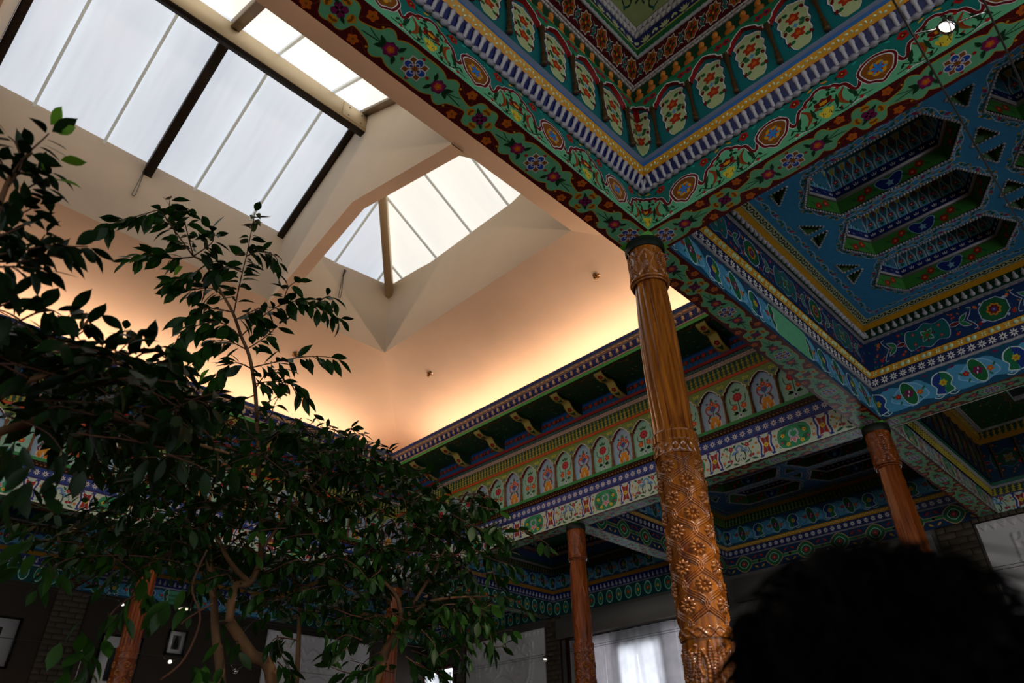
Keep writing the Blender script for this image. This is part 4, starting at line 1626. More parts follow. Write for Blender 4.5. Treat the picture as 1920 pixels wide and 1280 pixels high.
def hex_bay(rc, parent, zf, pal, fieldcol, cx, cy, singles, full=True):
    """blue field pierced by hexagonal and triangular coffers; cx, cy the centres"""
    holes, tris = [], []
    for x in cx:
        for y in cy:
            holes.append([(x+a, y+b) for a, b in hexa()])
    ex = [x+.357 for x in cx[:-1]]
    for x in ex:
        for y, s in ((max(cy)+HXL+.03, 1), (min(cy)-HXL-.03, -1), (sum(cy)/2, 0)):
            if s:
                for sx in (-1, 1):
                    tris.append([(x+sx*.06+a*sx, y+s*(b+.0)) for a, b in ((-.03, .11), (.14, .11), (-.03, -.045))])
            else:
                for sx in (-1, 1):
                    tris.append([(x+sx*.24, y), (x+sx*.062, y-.095), (x+sx*.062, y+.095)])
    fp = field_with_holes(rc, .221, zf, holes+tris, fieldcol)
    c = Cv()
    for i, x in enumerate(cx):
        for y in cy:
            h = [(x+a*1.13, y+b*1.06) for a, b in hexa()]
            for k in range(6):
                floral_rib(c, [h[k], h[(k+1) % 6]], off=k+i)
    X0, X1, Y0_, Y1_ = rc[0]+.29, rc[1]-.29, rc[2]+.29, rc[3]-.29
    for a_, b_ in (((X0, Y0_), (X1, Y0_)), ((X0, Y1_), (X1, Y1_)), ((X0, Y0_), (X0, Y1_)), ((X1, Y0_), (X1, Y1_))):
        floral_rib(c, [a_, b_])
    q = c.pack()
    V = q[0]
    Q = np.column_stack([V[:, 0], V[:, 1], zf-V[:, 2]])
    ok = (Q[:, 0] > rc[0]+.23) & (Q[:, 0] < rc[1]-.23) & (Q[:, 1] > rc[2]+.23) & (Q[:, 1] < rc[3]-.23)
    Q[:, 0] = np.clip(Q[:, 0], rc[0]+.225, rc[1]-.225)
    Q[:, 1] = np.clip(Q[:, 1], rc[2]+.225, rc[3]-.225)
    obj('blue_field', cat_([fp, (Q, q[1], q[2], q[3])]), M_PAINT, parent)
    pks = coffer_packs(pal)
    names = ('coffer_side', 'rod_moulding', 'seed_band', 'figure_band', 'bead_edge')
    mats = (M_PAINT, M_SILVER, M_PAINT, M_PAINT, M_SILVER)
    mes = [mesh_of(nm, p_, m_, m_ is M_SILVER) for nm, p_, m_ in zip(names, pks, mats)]
    for x in cx:
        for y in cy:
            mt = Matrix.Translation((x, y, zf))
            root = inst('hexagon_coffer', mes[0], mt, parent)
            for me in mes[1:]:
                ch = bpy.data.objects.new(me.name, me)
                COL.objects.link(ch)
                ch.parent = root
                OFF[ch.name] = OFF[root.name]
                if me is mes[4]:
                    ch['kind'] = 'stuff'
    for t in tris:
        cxy = np.mean(t, axis=0)
        a = [np.array((*p_, zf)) for p_ in t]
        b = [np.array((*(cxy+(np.array(p_)-cxy)*.7), zf+.10)) for p_ in t]
        V = a+b
        col_ = [(0, 1, 4, 3), (1, 2, 5, 4), (2, 0, 3, 5), (3, 4, 5)]
        pp = cat_([pk(V, col_[:3], '#3f6a34'), pk(V, col_[3:], '#8a1c18')])
        bd = []
        sp_ = lathe([(0, 0), (.008, .004), (.008, .016), (0, .02)], 5, SIL)
        for i in range(3):
            p0, p1 = a[i], a[(i+1) % 3]
            k = max(2, int(np.linalg.norm(p1-p0)/.026))
            for j in range(k):
                bd.append(shift(sp_, p0+(p1-p0)*(j+.5)/k+np.array([0, -.01, -.003])))
        o = obj('triangle_coffer', pp, M_PAINT, parent)
        e = obj('bead_edge', cat_(bd), M_SILVER, o, True)
        e['kind'] = 'stuff'


rc2 = (3.16, 6.69, -1.87, 1.66)
b2 = thing('ceiling', (4.925, -.1, 3.0), kind='structure')
bands(rc2, [('oval_frieze', 0, 3.0, 0, 3.315, lambda L, W: pat_ovals(L, W, True))], b2, ('y1',))
bands(rc2, [('oval_frieze', 0, 3.0, 0, 3.315, lambda L, W: pat_ovals(L, W, False))], b2, ('x1', 'x0', 'y0'))
bands(rc2, [('daisy_band', .004, 3.335, .020, 3.428, lambda L, W: pat_daisy(L, W, '#0f1c4e', .085)),
            ('bead_band', .020, 3.430, .049, 3.486, pat_beads),
            ('arabesque_panel', .052, 3.490, .080, 3.775, pat_arab),
            ('ledge', .080, 3.775, .070, 3.785, pat_flat(GRY)),
            ('pear_ground', .103, 3.800, .108, 3.898, pat_flat('#12402a')),
            ('ledge_top', .070, 3.785, .103, 3.800, pat_flat(GRY)),
            ('gold_frame', .106, 3.900, .158, 3.930, pat_flat('#c8901c')),
            ('scroll_band', .160, 3.932, .221, 3.950, pat_scroll)], b2)
for sd in ALL:
    seen = sd in ('x1', 'y1')
    st = side(rc2, sd, 0, 3.315, .004, 3.335)
    rope(st, st.W/2, .004, .014, .09, '#a8a4a8', 'rope_moulding', b2)
    st = side(rc2, sd, .103, 3.800, .108, 3.898)
    n = 48
    us = [(i+.5)*st.L/n for i in range(n)]
    row('pear_bead', PEAR, ME_PEAR, st, us, .004, .016, b2, seen, M_SILVER)
    st = side(rc2, sd, .080, 3.778, .070, 3.790)
    row('ledge_block', BLK, ME_BLK, st, us, .004, .002, b2, seen, M_SILVER, False)
hex_bay(rc2, b2, 3.952, ('#3f8236', '#a31c18'), '#3a94c8', [3.837, 4.551, 5.265, 5.979], [.577, -.725], True)

# ------------------------------------------------------------------ further bays
rc3 = (6.93, 10.46, -1.87, 1.66)
b3 = thing('ceiling', (8.7, -.1, 3.0), kind='structure')
bands(rc3, [('rosette_frieze', 0, 3.0, 0, 3.22, lambda L, W: pat_lozenge(L, W)),
            ('yellow_baluster_band', .01, 3.225, .035, 3.31, lambda L, W: pat_balu(L, W, '#0f3a2c', '#c8b43c', .07)),
            ('silver_moulding', .035, 3.312, .062, 3.335, lambda L, W: pat_scales(L, W, SIL)),
            ('green_rail', .062, 3.34, .072, 3.375, pat_flat('#1c6a52')),
            ('panel_ground', .085, 3.38, .10, 3.88, lambda L, W: pat_arab(L, W, '#10324a', '#143c2c', '#6a6a1c', '#5a7a9a', .55)),
            ('gold_step', .10, 3.88, .15, 3.93, pat_flat('#a8781c')),
            ('baluster_cove', .15, 3.93, .17, 4.02, lambda L, W: pat_balu(L, W, '#12402a', '#b08a2c', .07)),
            ('white_moulding', .17, 4.02, .23, 4.03, lambda L, W: pat_scales(L, W, '#b8b4ae')),
            ('brown_field', .23, 4.03, .75, 4.04, lambda L, W: pat_foliage(L, W))], b3)
obj('sunken_panel', box(rc3[0]+.74, rc3[1]-.74, rc3[2]+.74, rc3[3]-.74, 4.10, 4.12, '#143c34'), M_PAINT, b3)
for sd in ALL:
    st = side(rc3, sd, .085, 3.38, .10, 3.88)
    n = 12
    for i in range(n):
        inst('colonnette', ME_COLN, st.fr((i+.5)*st.L/n, .02, .012) @ Matrix.Diagonal((1, 1.25, 1, 1)), b3)
    st = side(rc3, sd, .75, 4.04, .75, 4.11)
    obj('panel_edge', st.map(pat_scales(st.L, st.W, SIL)), M_PAINT, b3)

rc4 = (6.93, 10.46, 1.89, 5.475)
b4 = thing('ceiling', (8.7, 3.68, 3.0), kind='structure')
bands(rc4, [('knot_frieze', 0, 3.0, 0, 3.26, pat_cross),
            ('silver_fillet', 0, 3.262, .006, 3.278, pat_flat(GRY)),
            ('daisy_band', .006, 3.28, .02, 3.38, lambda L, W: pat_daisy(L, W, '#0f1c5c', .10)),
            ('gold_moulding', .02, 3.382, .045, 3.43, pat_leafdots),
            ('lotus_frieze', .05, 3.435, .075, 3.72, lambda L, W: pat_ovals(L, W)),
            ('baluster_cove', .08, 3.73, .13, 3.84, lambda L, W: pat_balu(L, W, '#0c3a22', '#7a9a4a', .06)),
            ('gold_frame', .13, 3.84, .175, 3.87, pat_flat('#9c741c')),
            ('scroll_band', .175, 3.87, .221, 3.88, pat_scroll)], b4)
hex_bay(rc4, b4, 3.882, ('#3f6a34', '#8a1c18'), '#33608c', [7.62, 8.334, 9.048, 9.76], [4.33, 3.03], True)

rc5 = (6.93, 10.46, 5.705, 9.285)
b5 = thing('ceiling', (8.7, 7.5, 3.0), kind='structure')
B5 = [('round_flower_frieze', 0, 3.0, 0, 3.27, pat_rounds),
      ('bead_ground', .004, 3.275, .03, 3.40, pat_flat('#10206e')),
      ('gold_moulding', .03, 3.405, .06, 3.46, pat_flat('#a8761c')),
      ('lotus_frieze', .06, 3.465, .09, 3.74, lambda L, W: pat_ovals(L, W)),
      ('baluster_cove', .09, 3.745, .14, 3.83, lambda L, W: pat_balu(L, W, '#0c3a22', '#8a7a3a', .07)),
      ('white_fillet', .14, 3.835, .17, 3.86, pat_flat('#a89c98')),
      ('blue_step', .30, 3.865, .42, 3.95, pat_flat('#24406c')),
      ('ground', .17, 3.862, .30, 3.866, pat_flat('#1c5a48')),
      ('star_band', .42, 3.95, .60, 3.96, pat_stars),
      ('blue_rise', .60, 3.96, .62, 4.08, pat_daisy),
      ('foliage_field', .62, 4.08, 1.1, 4.09, pat_foliage)]
bands(rc5, B5, b5)
obj('centre_field', box(rc5[0]+1.1, rc5[1]-1.1, rc5[2]+1.1, rc5[3]-1.1, 4.09, 4.11, '#143c34'), M_PAINT, b5)
for sd in ('x1', 'y1', 'y0'):
    st = side(rc5, sd, .004, 3.275, .03, 3.40)
    n = 40
    row('pear_bead', PEAR, ME_PEAR, st, [(i+.5)*st.L/n for i in range(n)], .02, .014, b5, sd != 'y0', M_SILVER)
    rope(st, 0, .004, .010, .05, GRY, 'rope_moulding', b5)
for rc in ((6.93, 10.46, 9.515, 13.05), (3.16, 6.69, 9.515, 13.05), (-.6, 2.93, 9.515, 13.05)):
    bb = thing('ceiling', ((rc[0]+rc[1])/2, 11.3, 3.0), kind='structure')
    if rc[0] == 3.16:
        BAYL = bb
        bands(rc, [('oval_frieze', 0, 3.0, 0, 3.25, lambda L, W: pat_ovals(L, W, True))]+[('silver_fillet', 0, 3.252, .006, 3.268, pat_flat(SIL))]+B5[1:], bb, ('y1', 'x1', 'x0'))
    else:
        bands(rc, [('silver_fillet', 0, 3.252, .006, 3.268, pat_flat(SIL))]+B5, bb, ('y1', 'x1', 'x0'))
    obj('centre_field', box(rc[0]+1.1, rc[1]-1.1, rc[2]+1.1, rc[3]-1.1, 4.09, 4.11, '#143c34'), M_PAINT, bb)
    for sd in ('y1', 'x1'):
        st = side(rc, sd, .004, 3.275, .03, 3.40)
        n = 40
        row('pear_bead', PEAR, ME_PEAR, st, [(i+.5)*st.L/n for i in range(n)], .02, .014, bb, True, M_SILVER)

# ------------------------------------------------------------------ friezes of the light well
FW, FH = .315, .496
AFW = arch_frame(FW, FH, .34, .478, .136, '#7f9a50', '#6e1414', WHT, .040, False)
_c = Cv()
for s in (-1, 1):
    _c.ell(s*FW*.43, FH-.035, .019, .019, '#d9d24a', 1, 0, 10)
    _c.ell(s*FW*.43, FH-.035, .011, .012, '#8fae3c', 1.6, 0, 8)
    _c.star(s*FW*.47, FH-.085, .018, 4, '#2f4f9a', 1.2, .5)
_p = _c.pack()
_p[0][:, 2] += .040
AFW = cat_([AFW, _p])


def bouquet(ground):
    c = Cv()
    c.poly([(-FW/2, 0), (FW/2, 0), (FW/2, FH-.03), (-FW/2, FH-.03)], ground, .5)
    c.flower(0, .285, .058, 8, '#b01c2c', None, 2, .8)
    c.flower(0, .285, .034, 6, '#d8344c', '#5a0f1c', 2.6, .7)
    c.stroke([(0, .25), (0, .10)], .010, '#1c5a34', 1.5)
    for s in (-1, 1):
        c.leaf(s*.01, .35, s*.05, .385, .03, '#1c6a3a', 1.6)
        c.stroke(cr([(s*.02, .20), (s*.085, .22), (s*.095, .30)], 3), .010, '#1c5a34', 1.5)
        c.flower(s*.055, .165, .038, 5, '#d8501c', '#e8a03c', 2.2, .7)
        c.leaf(s*.02, .10, s*.085, .085, .036, '#1c5a34', 1.6)
        c.leaf(s*.02, .085, s*.07, .12, .03, '#1c5a34', 1.6)
        c.poly([(s*.004, .02), (s*.022, .045), (s*.044, .02), (s*.022, -.0)], WHT, 1.8)
        c.poly([(s*.008, .018), (s*.022, .036), (s*.037, .018), (s*.022, .004)], '#3a78c0', 2.2)
    c.leaf(0, .355, 0, .40, .035, '#1c6a3a', 1.6)
    c.poly([(-.022, .06), (0, .09), (.022, .06), (0, .03)], WHT, 2.2)
    c.poly([(-.014, .06), (0, .08), (.014, .06), (0, .04)], '#2a4c9c', 2.6)
    return c.pack()


def vase(ground):
    c = Cv()
    c.poly([(-FW/2, 0), (FW/2, 0), (FW/2, FH-.03), (-FW/2, FH-.03)], ground, .5)
    q = np.array([(.035, .005), (.07, .04), (.065, .09), (.035, .125), (.045, .15), (.05, .155)])
    q = np.vstack([q, (q*[-1, 1])[::-1]])
    c.poly(q*[1.14, 1.02], WHT, 1.4)
    c.poly(q, '#e39a1c', 2)
    c.poly([(-.02, .0), (0, .10), (.02, .0)], WHT, 2.5)
    c.poly([(-.012, .01), (0, .075), (.012, .01)], '#6aa6c8', 3)
    for s in (-1, 1):
        c.stroke(cr([(s*.05, .165), (s*.075, .13), (s*.055, .09)], 3), .018, '#7a1420', 1.8)
        c.leaf(s*.03, .02, s*.055, .075, .02, '#c8641c', 2.5)
        c.stroke(cr([(s*.02, .19), (s*.06, .20), (s*.085, .25), (s*.07, .30)], 3), .016, '#a0345c', 1.8)
        c.leaf(s*.03, .18, s*.075, .17, .026, '#1c6a3a', 1.8)
        c.flower(s*.048, .285, .032, 5, '#d8501c', '#e8b03c', 2.2, .7)
        c.leaf(s*.045, .33, s*.075, .35, .028, '#1c5a34', 1.8)
    c.flower(0, .255, .040, 6, '#3a5fa8', '#8a2a4c', 2.4, .7)
    c.flower(0, .325, .034, 6, '#c8341c', '#e8a03c', 2.2, .7)
    c.leaf(0, .345, 0, .40, .036, '#1c6a3a', 1.8)
    c.stroke([(0, .16), (0, .24)], .010, '#1c5a34', 1.6)
    return c.pack()


ME_BQ = mesh_of('niche_panel', bouquet('#9fd4bc'), M_PAINT)
ME_VS = mesh_of('niche_panel', vase('#a4c4dc'), M_PAINT)
ME_AFW = mesh_of('arch_frame', AFW, M_PAINT)
COLW = lathe([(.022, 0), (.022, .03), (.015, .045), (.020, .07), (.014, .10), (.012, .20), (.016, .25), (.012, .27), (.014, .30), (.022, .325), (.022, .345)], 8, '#7a4a1c')
ME_COLW = mesh_of('colonnette', COLW, M_PAINT, True)
DROP = lathe([(0, 0), (.009, .012), (.024, .026), (.026, .034), (.012, .044), (.018, .056), (.015, .068), (0, .076)], 7, '#e6cba8')
ME_DROP = mesh_of('cornice_drop', DROP, M_PAINT, True)


def bracket_pack():
    prof = [(0, .155), (.09, .157), (.17, .135), (.215, .10), (.245, .058), (.275, .040), (.31, .044), (.37, .060), (.43, .055), (.485, .034), (.51, .012), (.51, 0)]
    c = cr(prof, 2)
    n = len(c)
    hw = .062
    V = [(-hw, a, b) for a, b in c]+[(hw, a, b) for a, b in c]
    under = pk(V, [(i, i+1, n+i+1, n+i) for i in range(n-1)], '#d6c46c')
    Vs = V+[(-hw, 0, 0), (hw, 0, 0)]
    sides = pk(Vs, [tuple(list(range(n))+[2*n]), tuple([2*n+1]+list(range(2*n-1, n-1, -1)))], '#1d3a2c')
    s = np.concatenate([[0], np.cumsum(np.linalg.norm(np.diff(c, axis=0), axis=1))])
    k = Cv()
    T = s[-1]
    for c0, sg in ((T*.10, 1), (T*.62, 1)):
        k.flower(0, c0+.14, .036, 5, '#a31c1c', '#d8682c', 3, .7)
        k.leaf(0, c0+.03, -.035, c0+.10, .026, '#174a2a', 2)
        k.leaf(0, c0+.03, .035, c0+.10, .026, '#174a2a', 2)
        k.leaf(0, c0+.0, 0, c0+.10, .022, '#174a2a', 2)
    for sgn in (-1, 1):
        k.stroke([(sgn*.056, T*i/12) for i in range(13)], .008, '#c89a2c', 2)
    p = k.pack()
    q = p[0]
    a = np.interp(np.clip(q[:, 1], 0, T), s, c[:, 0])
    b = np.interp(np.clip(q[:, 1], 0, T), s, c[:, 1])
    e = .02
    a2 = np.interp(np.clip(q[:, 1]+e, 0, T), s, c[:, 0])-np.interp(np.clip(q[:, 1]-e, 0, T), s, c[:, 0])
    b2 = np.interp(np.clip(q[:, 1]+e, 0, T), s, c[:, 1])-np.interp(np.clip(q[:, 1]-e, 0, T), s, c[:, 1])
    nn = np.column_stack([-b2, a2])
    nn /= np.linalg.norm(nn, axis=1)[:, None]+1e-9
    W = np.column_stack([q[:, 0], a+nn[:, 0]*(q[:, 2]+.001), b+nn[:, 1]*(q[:, 2]+.001)])
    return cat_([under, sides, (W, p[1], p[2], p[3])])


ME_BR = mesh_of('bracket', bracket_pack(), M_PAINT)

FR = [('lozenge_panel', 0, 3.0, 0, 3.275, pat_lozenge),
      ('daisy_band', .004, 3.280, .006, 3.398, lambda L, W: pat_daisy(L, W, '#21408c', .092)),
      ('dotted_moulding', .006, 3.400, .040, 3.464, pat_dots),
      ('green_rail', .040, 3.464, .046, 3.500, pat_flat('#3f9a52')),
      ('rail_top', .046, 3.500, .0, 3.502, pat_flat('#3f9a52')),
      ('niche_ground', .0, 3.502, .0, 4.0, pat_flat('#8fc4c0')),
      ('niche_lid', .0, 3.998, .041, 4.0, pat_flat('#7f9a50')),
      ('yellow_fillet', .041, 4.0, .048, 4.020, pat_flat('#8a9a40')),
      ('orange_fillet', .052, 4.022, .056, 4.054, pat_flat('#d2541c')),
      ('baluster_band', .050, 4.056, .060, 4.200, pat_balu),
      ('pale_moulding', .062, 4.202, .078, 4.250, lambda L, W: pat_scales(L, W, '#cdb3a4', '#a08878')),
      ('dark_scroll', .070, 4.252, .076, 4.300, lambda L, W: pat_scroll(L, W, '#1c2c4c', '#3f7a6a')),
      ('red_fillet', .086, 4.300, .092, 4.336, pat_flat('#9c1c18')),
      ('flower_riser', .090, 4.338, .090, 4.500, pat_flowerblue),
      ('foliage_soffit', .090, 4.500, .655, 4.502, pat_foliage),
      ('green_fascia', .655, 4.498, .662, 4.538, pat_flat('#4fae58')),
      ('pale_fillet', .664, 4.540, .668, 4.552, pat_flat('#d8b49c')),
      ('drop_band', .664, 4.553, .698, 4.636, pat_drops),
      ('flourish_band', .702, 4.640, .718, 4.680, pat_flourish),
      ('blue_cap', .724, 4.682, .742, 4.722, pat_flat('#2f4a8c'))]
for sd, lab in (('x1', 'painted niche frieze with bracketed cornice on the far side of the light well'), ('y1', 'painted niche frieze with bracketed cornice left of the light well, behind the trees')):
    st = side(rcw, sd, 0, 3.0, 0, 3.275)
    fr = thing('niche_frieze', (st.S0+st.E0)/2, lab, 'frieze', 'niche friezes around the light well')
    bands(rcw, FR, fr, (sd,))
    lo, hi = (0, 9.0) if sd == 'y1' else (0, 99)
    st = side(rcw, sd, .0, 3.502, .0, 4.0)
    n = round(st.L/FW)
    d = st.L/n
    sx = Matrix.Diagonal((d/FW, 1, 1, 1))
    for i in range(n):
        u = (i+.5)*d
        if u > hi:
            continue
        inst('niche_panel', ME_BQ if i % 2 else ME_VS, st.fr(u, 0, .001) @ sx, fr)
        inst('arch_frame', ME_AFW, st.fr(u, 0, .001) @ sx, fr)
        inst('colonnette', ME_COLW, st.fr(i*d, 0, .026), fr)
    st = side(rcw, sd, .090, 4.500, .655, 4.502)
    n = round(st.L/.735)
    for i in range(n+1):
        u = min(max(i*st.L/n, .10), st.L-.10)
        if st.L-u > .5 or sd == 'x1':
            b_ = st.at(u, 0, 0)
            # keep the bracket square to the wall
            pu = np.array(b_)
            if sd == 'x1':
                pu = np.array((XB-.09, min(max(rcw[2]+.35+i*(rcw[3]-rcw[2]-.7)/n, 0), 99), 4.5))
            else:
                pu = np.array((rcw[1]-.35-i*(rcw[1]-rcw[0]-.7)/n, YC-.09, 4.5))
            if u < hi:
                inst('bracket', ME_BR, frame(pu, st.U, st.Vd, st.N), fr)
    st = side(rcw, sd, .664, 4.553, .698, 4.636)
    n = round(st.L/.104)
    for i in range(n):
        u = (i+.5)*st.L/n
        if u < hi:
            inst('cornice_drop', ME_DROP, st.fr(u, .006, .010), fr)
# plain near and back sides of the well
for sd in ('y0', 'x0'):
    st = side(rcw, sd, 0, 3.0, .655, 4.5)
    struct('trim_3', st.map(rect(st.L, st.W, '#3c6a52')), M_PAINT)
    st = side(rcw, sd, .655, 4.5, .742, 4.722)
    struct('trim_4', st.map(rect(st.L, st.W, '#2f4a8c')), M_PAINT)
for x in (XA, XD, -.715):
    for y in (Y1, Y3):
        pass

# ------------------------------------------------------------------ carved columns


def heightfield(z0, z1, nz, nt, rfun, hfun, x, y, caps=False):
    zs = np.linspace(z0, z1, nz)
    th = np.arange(nt)*2*PI/nt
    Zg, Tg = np.meshgrid(zs, th, indexing='ij')
    R = rfun(Zg)+hfun(Tg, Zg)
    V = np.stack([x+R*np.cos(Tg), y+R*np.sin(Tg), Zg], axis=2).reshape(-1, 3)
    i = np.arange(nz-1)[:, None]*nt
    j = np.arange(nt)[None, :]
    j2 = (j+1) % nt
    Q = np.stack([i+j, i+j2, i+nt+j2, i+nt+j], axis=2).reshape(-1, 4)
    return (V, Q.ravel().astype(np.int32), np.full(len(Q), 4, np.int32), np.ones((len(Q), 3)))


def stroke_relief(curves, r, nrep, h, wd):
    """raised bands along curves given in (s, z), repeated nrep times round the column"""
    pts = np.vstack([cr(c, 6) for c in curves])
    per = 2*PI*r/nrep

    def f(T, Z):
        s = np.mod(T*r, per)
        shp = s.shape
        q = np.column_stack([s.ravel(), Z.ravel()])
        dm = np.full(len(q), 9.0)
        for k in range(0, len(pts), 64):
            p = pts[k:k+64]
            dx = np.abs(q[:, None, 0]-p[None, :, 0])
            dx = np.minimum(dx, per-dx)
            dz = q[:, None, 1]-p[None, :, 1]
            dm = np.minimum(dm, np.sqrt(dx*dx+dz*dz).min(axis=1))
        a = np.clip(1-dm/wd, 0, 1)
        return (h*np.sqrt(a)*1.0).reshape(shp)
    return f


def rosette(r=.044):
    c = Cv()
    for i in range(10):
        a = i*2*PI/10
        c.leaf(.008*math.cos(a), .008*math.sin(a), r*math.cos(a), r*math.sin(a), .0195, '#ffffff', 0, 0, .0155)
    c.ell(0, 0, .0115, .0115, '#ffffff', 0, 0, 8, .019)
    return c.pack()


ME_ROS = mesh_of('rosette', rosette(), M_WOOD, False)
M_NECK = mat('dark_green_neck', '#0e1a10', .5, var=.2)
M_JOINT = mat('green_joint', '#4f9a2c', .5, var=.1)


def torus(x, y, z, R, r, nt=40, nr_=8):
    return heightfield_ring(x, y, z, R, r, nt, nr_)


def heightfield_ring(x, y, z, R, r, nt, nr_):
    V, F = [], []
    for i in range(nt):
        a = 2*PI*i/nt
        for k in range(nr_):
            b = 2*PI*k/nr_
            V.append((x+(R+r*math.cos(b))*math.cos(a), y+(R+r*math.cos(b))*math.sin(a), z+r*math.sin(b)))
    F = [(i*nr_+k, ((i+1) % nt)*nr_+k, ((i+1) % nt)*nr_+(k+1) % nr_, i*nr_+(k+1) % nr_) for i in range(nt) for k in range(nr_)]
    return pk(V, F)


def braid(T, Z, z0, z1, n, h):
    a = np.clip((Z-z0)/(z1-z0), 0, 1)
    ph = (a-.5)*2
    w1 = np.abs(ph-.7*np.sin(T*n))
    w2 = np.abs(ph+.7*np.sin(T*n))
    return h*(np.clip(1-w1/.35, 0, 1)**.5+np.clip(1-w2/.35, 0, 1)**.5)*.6


def column(x, y, label, lv, m, style, fine):
    """lv: heights of capital foot, shaft foot, collar foot, drum foot, band foot"""
    t = thing('carved_column', (x, y, -ZC), label, 'column', 'carved wooden columns')
    cap, sh, colr, drum, bandz = lv
    R0 = .118
    nt = 160 if fine else 72
    ns = 1.0 if fine else .45
    obj('joint_plate', box(x-BW, x+BW, y-BW, y+BW, 2.9985, 3.004), M_JOINT, t)
    obj('neck_ring', heightfield(2.925, 3.0, 8, 48, lambda z: .121-.010*(z-2.96)*0, lambda T, Z: .006*np.sin((Z-2.925)/.075*PI), x, y), M_NECK, t, True)
    H = 2.925-cap
    P0 = 2*PI*R0/6
    sc_ = [[(0, cap+.02), (P0*.3, cap+.3*H), (P0*.12, cap+.62*H), (P0*.5, cap+.9*H)], [(P0, cap+.02), (P0*.7, cap+.3*H), (P0*.88, cap+.62*H), (P0*.5, cap+.9*H)],
           [(P0*.5, cap+.12*H), (P0*.38, cap+.3*H), (P0*.5, cap+.52*H), (P0*.62, cap+.3*H), (P0*.5, cap+.12*H)], [(P0*.5, cap+.3*H), (P0*.5, cap+.70*H)],
           [(P0*.0, cap+.72*H), (P0*.10, cap+.9*H), (0, cap+.96*H), (P0*.92, cap+.9*H)][:3]]
    rel = stroke_relief(sc_, R0, 6, .012, .0085)
    obj('capital', heightfield(cap, 2.93, int(110*ns)+20, nt, lambda z: .110+0*z, rel, x, y), m, t, True)
    obj('capital_ring', cat_([torus(x, y, cap, .112, .012), torus(x, y, cap-.022, .108, .008)]), m, t, True)
    # fluted shaft with a slight twist
    nf = 14

    def rs(z):
        a = (z-sh)/(cap-sh)
        return .104+.012*np.sin(a*PI*.9+.2)-.010*a

    def fl(T, Z):
        a = (Z-sh)/(cap-sh)
        ph = nf*(T+(.55 if style != 'plain' else .1)*a)
        e = np.clip(np.minimum(a/.03, (1-a)/.06), 0, 1)
        f_ = np.abs(np.sin(ph/2))
        g_ = -.015*(1-f_**.4)*e
        if style == 'cross':
            d_ = np.abs(np.mod(T*3+Z*7, 2*PI)-PI)
            d2 = np.abs(np.mod(T*3-Z*7, 2*PI)-PI)
            g_ = -.004*(1-f_**.5)*e+.006*np.clip(1-d_/.5, 0, 1)*e+.006*np.clip(1-d2/.5, 0, 1)*e
        if style == 'facet':
            g_ = -.006*np.abs(np.sin(T*4))*e+.004*(np.abs(np.mod(Z*9+T, 1)-.5) < .18)*(np.abs(np.sin(T*4)) < .2)
        return g_
    obj('shaft', heightfield(sh, cap, int(150*ns)+30, 28*(8 if fine else 4), rs, fl, x, y), m, t, True)
    # collar: dentils, ring, braid
    hd = (sh-colr)

    def dent(T, Z):
        a = (Z-colr)/hd
        d_ = .008*(np.cos(T*26) > -.25)*((a > .55) & (a < .93))
        return .004+d_+np.where(a < .5, braid(T, Z, colr, colr+hd*.5, 9, .007), 0)+.006*np.clip(1-np.abs(a-.97)/.04, 0, 1)
    obj('collar', heightfield(colr, sh+.004, int(50*ns)+14, int(nt*1.3), lambda z: .112+0*z, dent, x, y), m, t, True)
    obj('collar_ring', torus(x, y, colr, .117, .006), m, t, True)
    # lattice drum
    n8 = 8
    pz = .172
    zc = drum+.09

    def lat(T, Z):
        out = np.zeros_like(T)
        for k in range(n8):
            sgn = 1 if k % 2 == 0 else -1
            tb = (k+.5)*PI/4+sgn*PI/8*np.cos(2*PI*(Z-zc)/pz)
            d_ = np.abs(np.mod(T-tb+PI, 2*PI)-PI)*.116
            sl = .116*PI/8*2*PI/pz*np.abs(np.sin(2*PI*(Z-zc)/pz))
            d_ = d_/np.sqrt(1+sl**2)
            out = np.maximum(out, .0085*(.4+.6*np.cos(2*PI*d_/.0105))*(d_ < .0158)+.002*(d_ < .0158))
        return out
    obj('lattice_drum', heightfield(drum, colr, int(330*ns)+40, int(nt*2), lambda z: .111+0*z, lat, x, y), m, t, True)
    nrow = int((colr-drum)/pz)+1
    for k in range(n8):
        for r_ in range(-1, nrow+1):
            z = zc+r_*pz+(0 if k % 2 == 0 else pz/2)
            if drum+.045 < z < colr-.045:
                a = k*PI/4
                nrm = (math.cos(a), math.sin(a), 0)
                o_ = inst('rosette', ME_ROS, frame((x+.1105*nrm[0], y+.1105*nrm[1], z), (-nrm[1], nrm[0], 0), (0, 0, 1), nrm), t)
    obj('band', heightfield(bandz, drum, int(24*ns)+10, int(nt*1.3), lambda z: .116+0*z, lambda T, Z: braid(T, Z, bandz, drum, 7, .009), x, y), m, t, True)
    # scrolled lower drum
    zb = bandz-.62
    R1 = .119
    P1 = 2*PI*R1/5
    cs = []
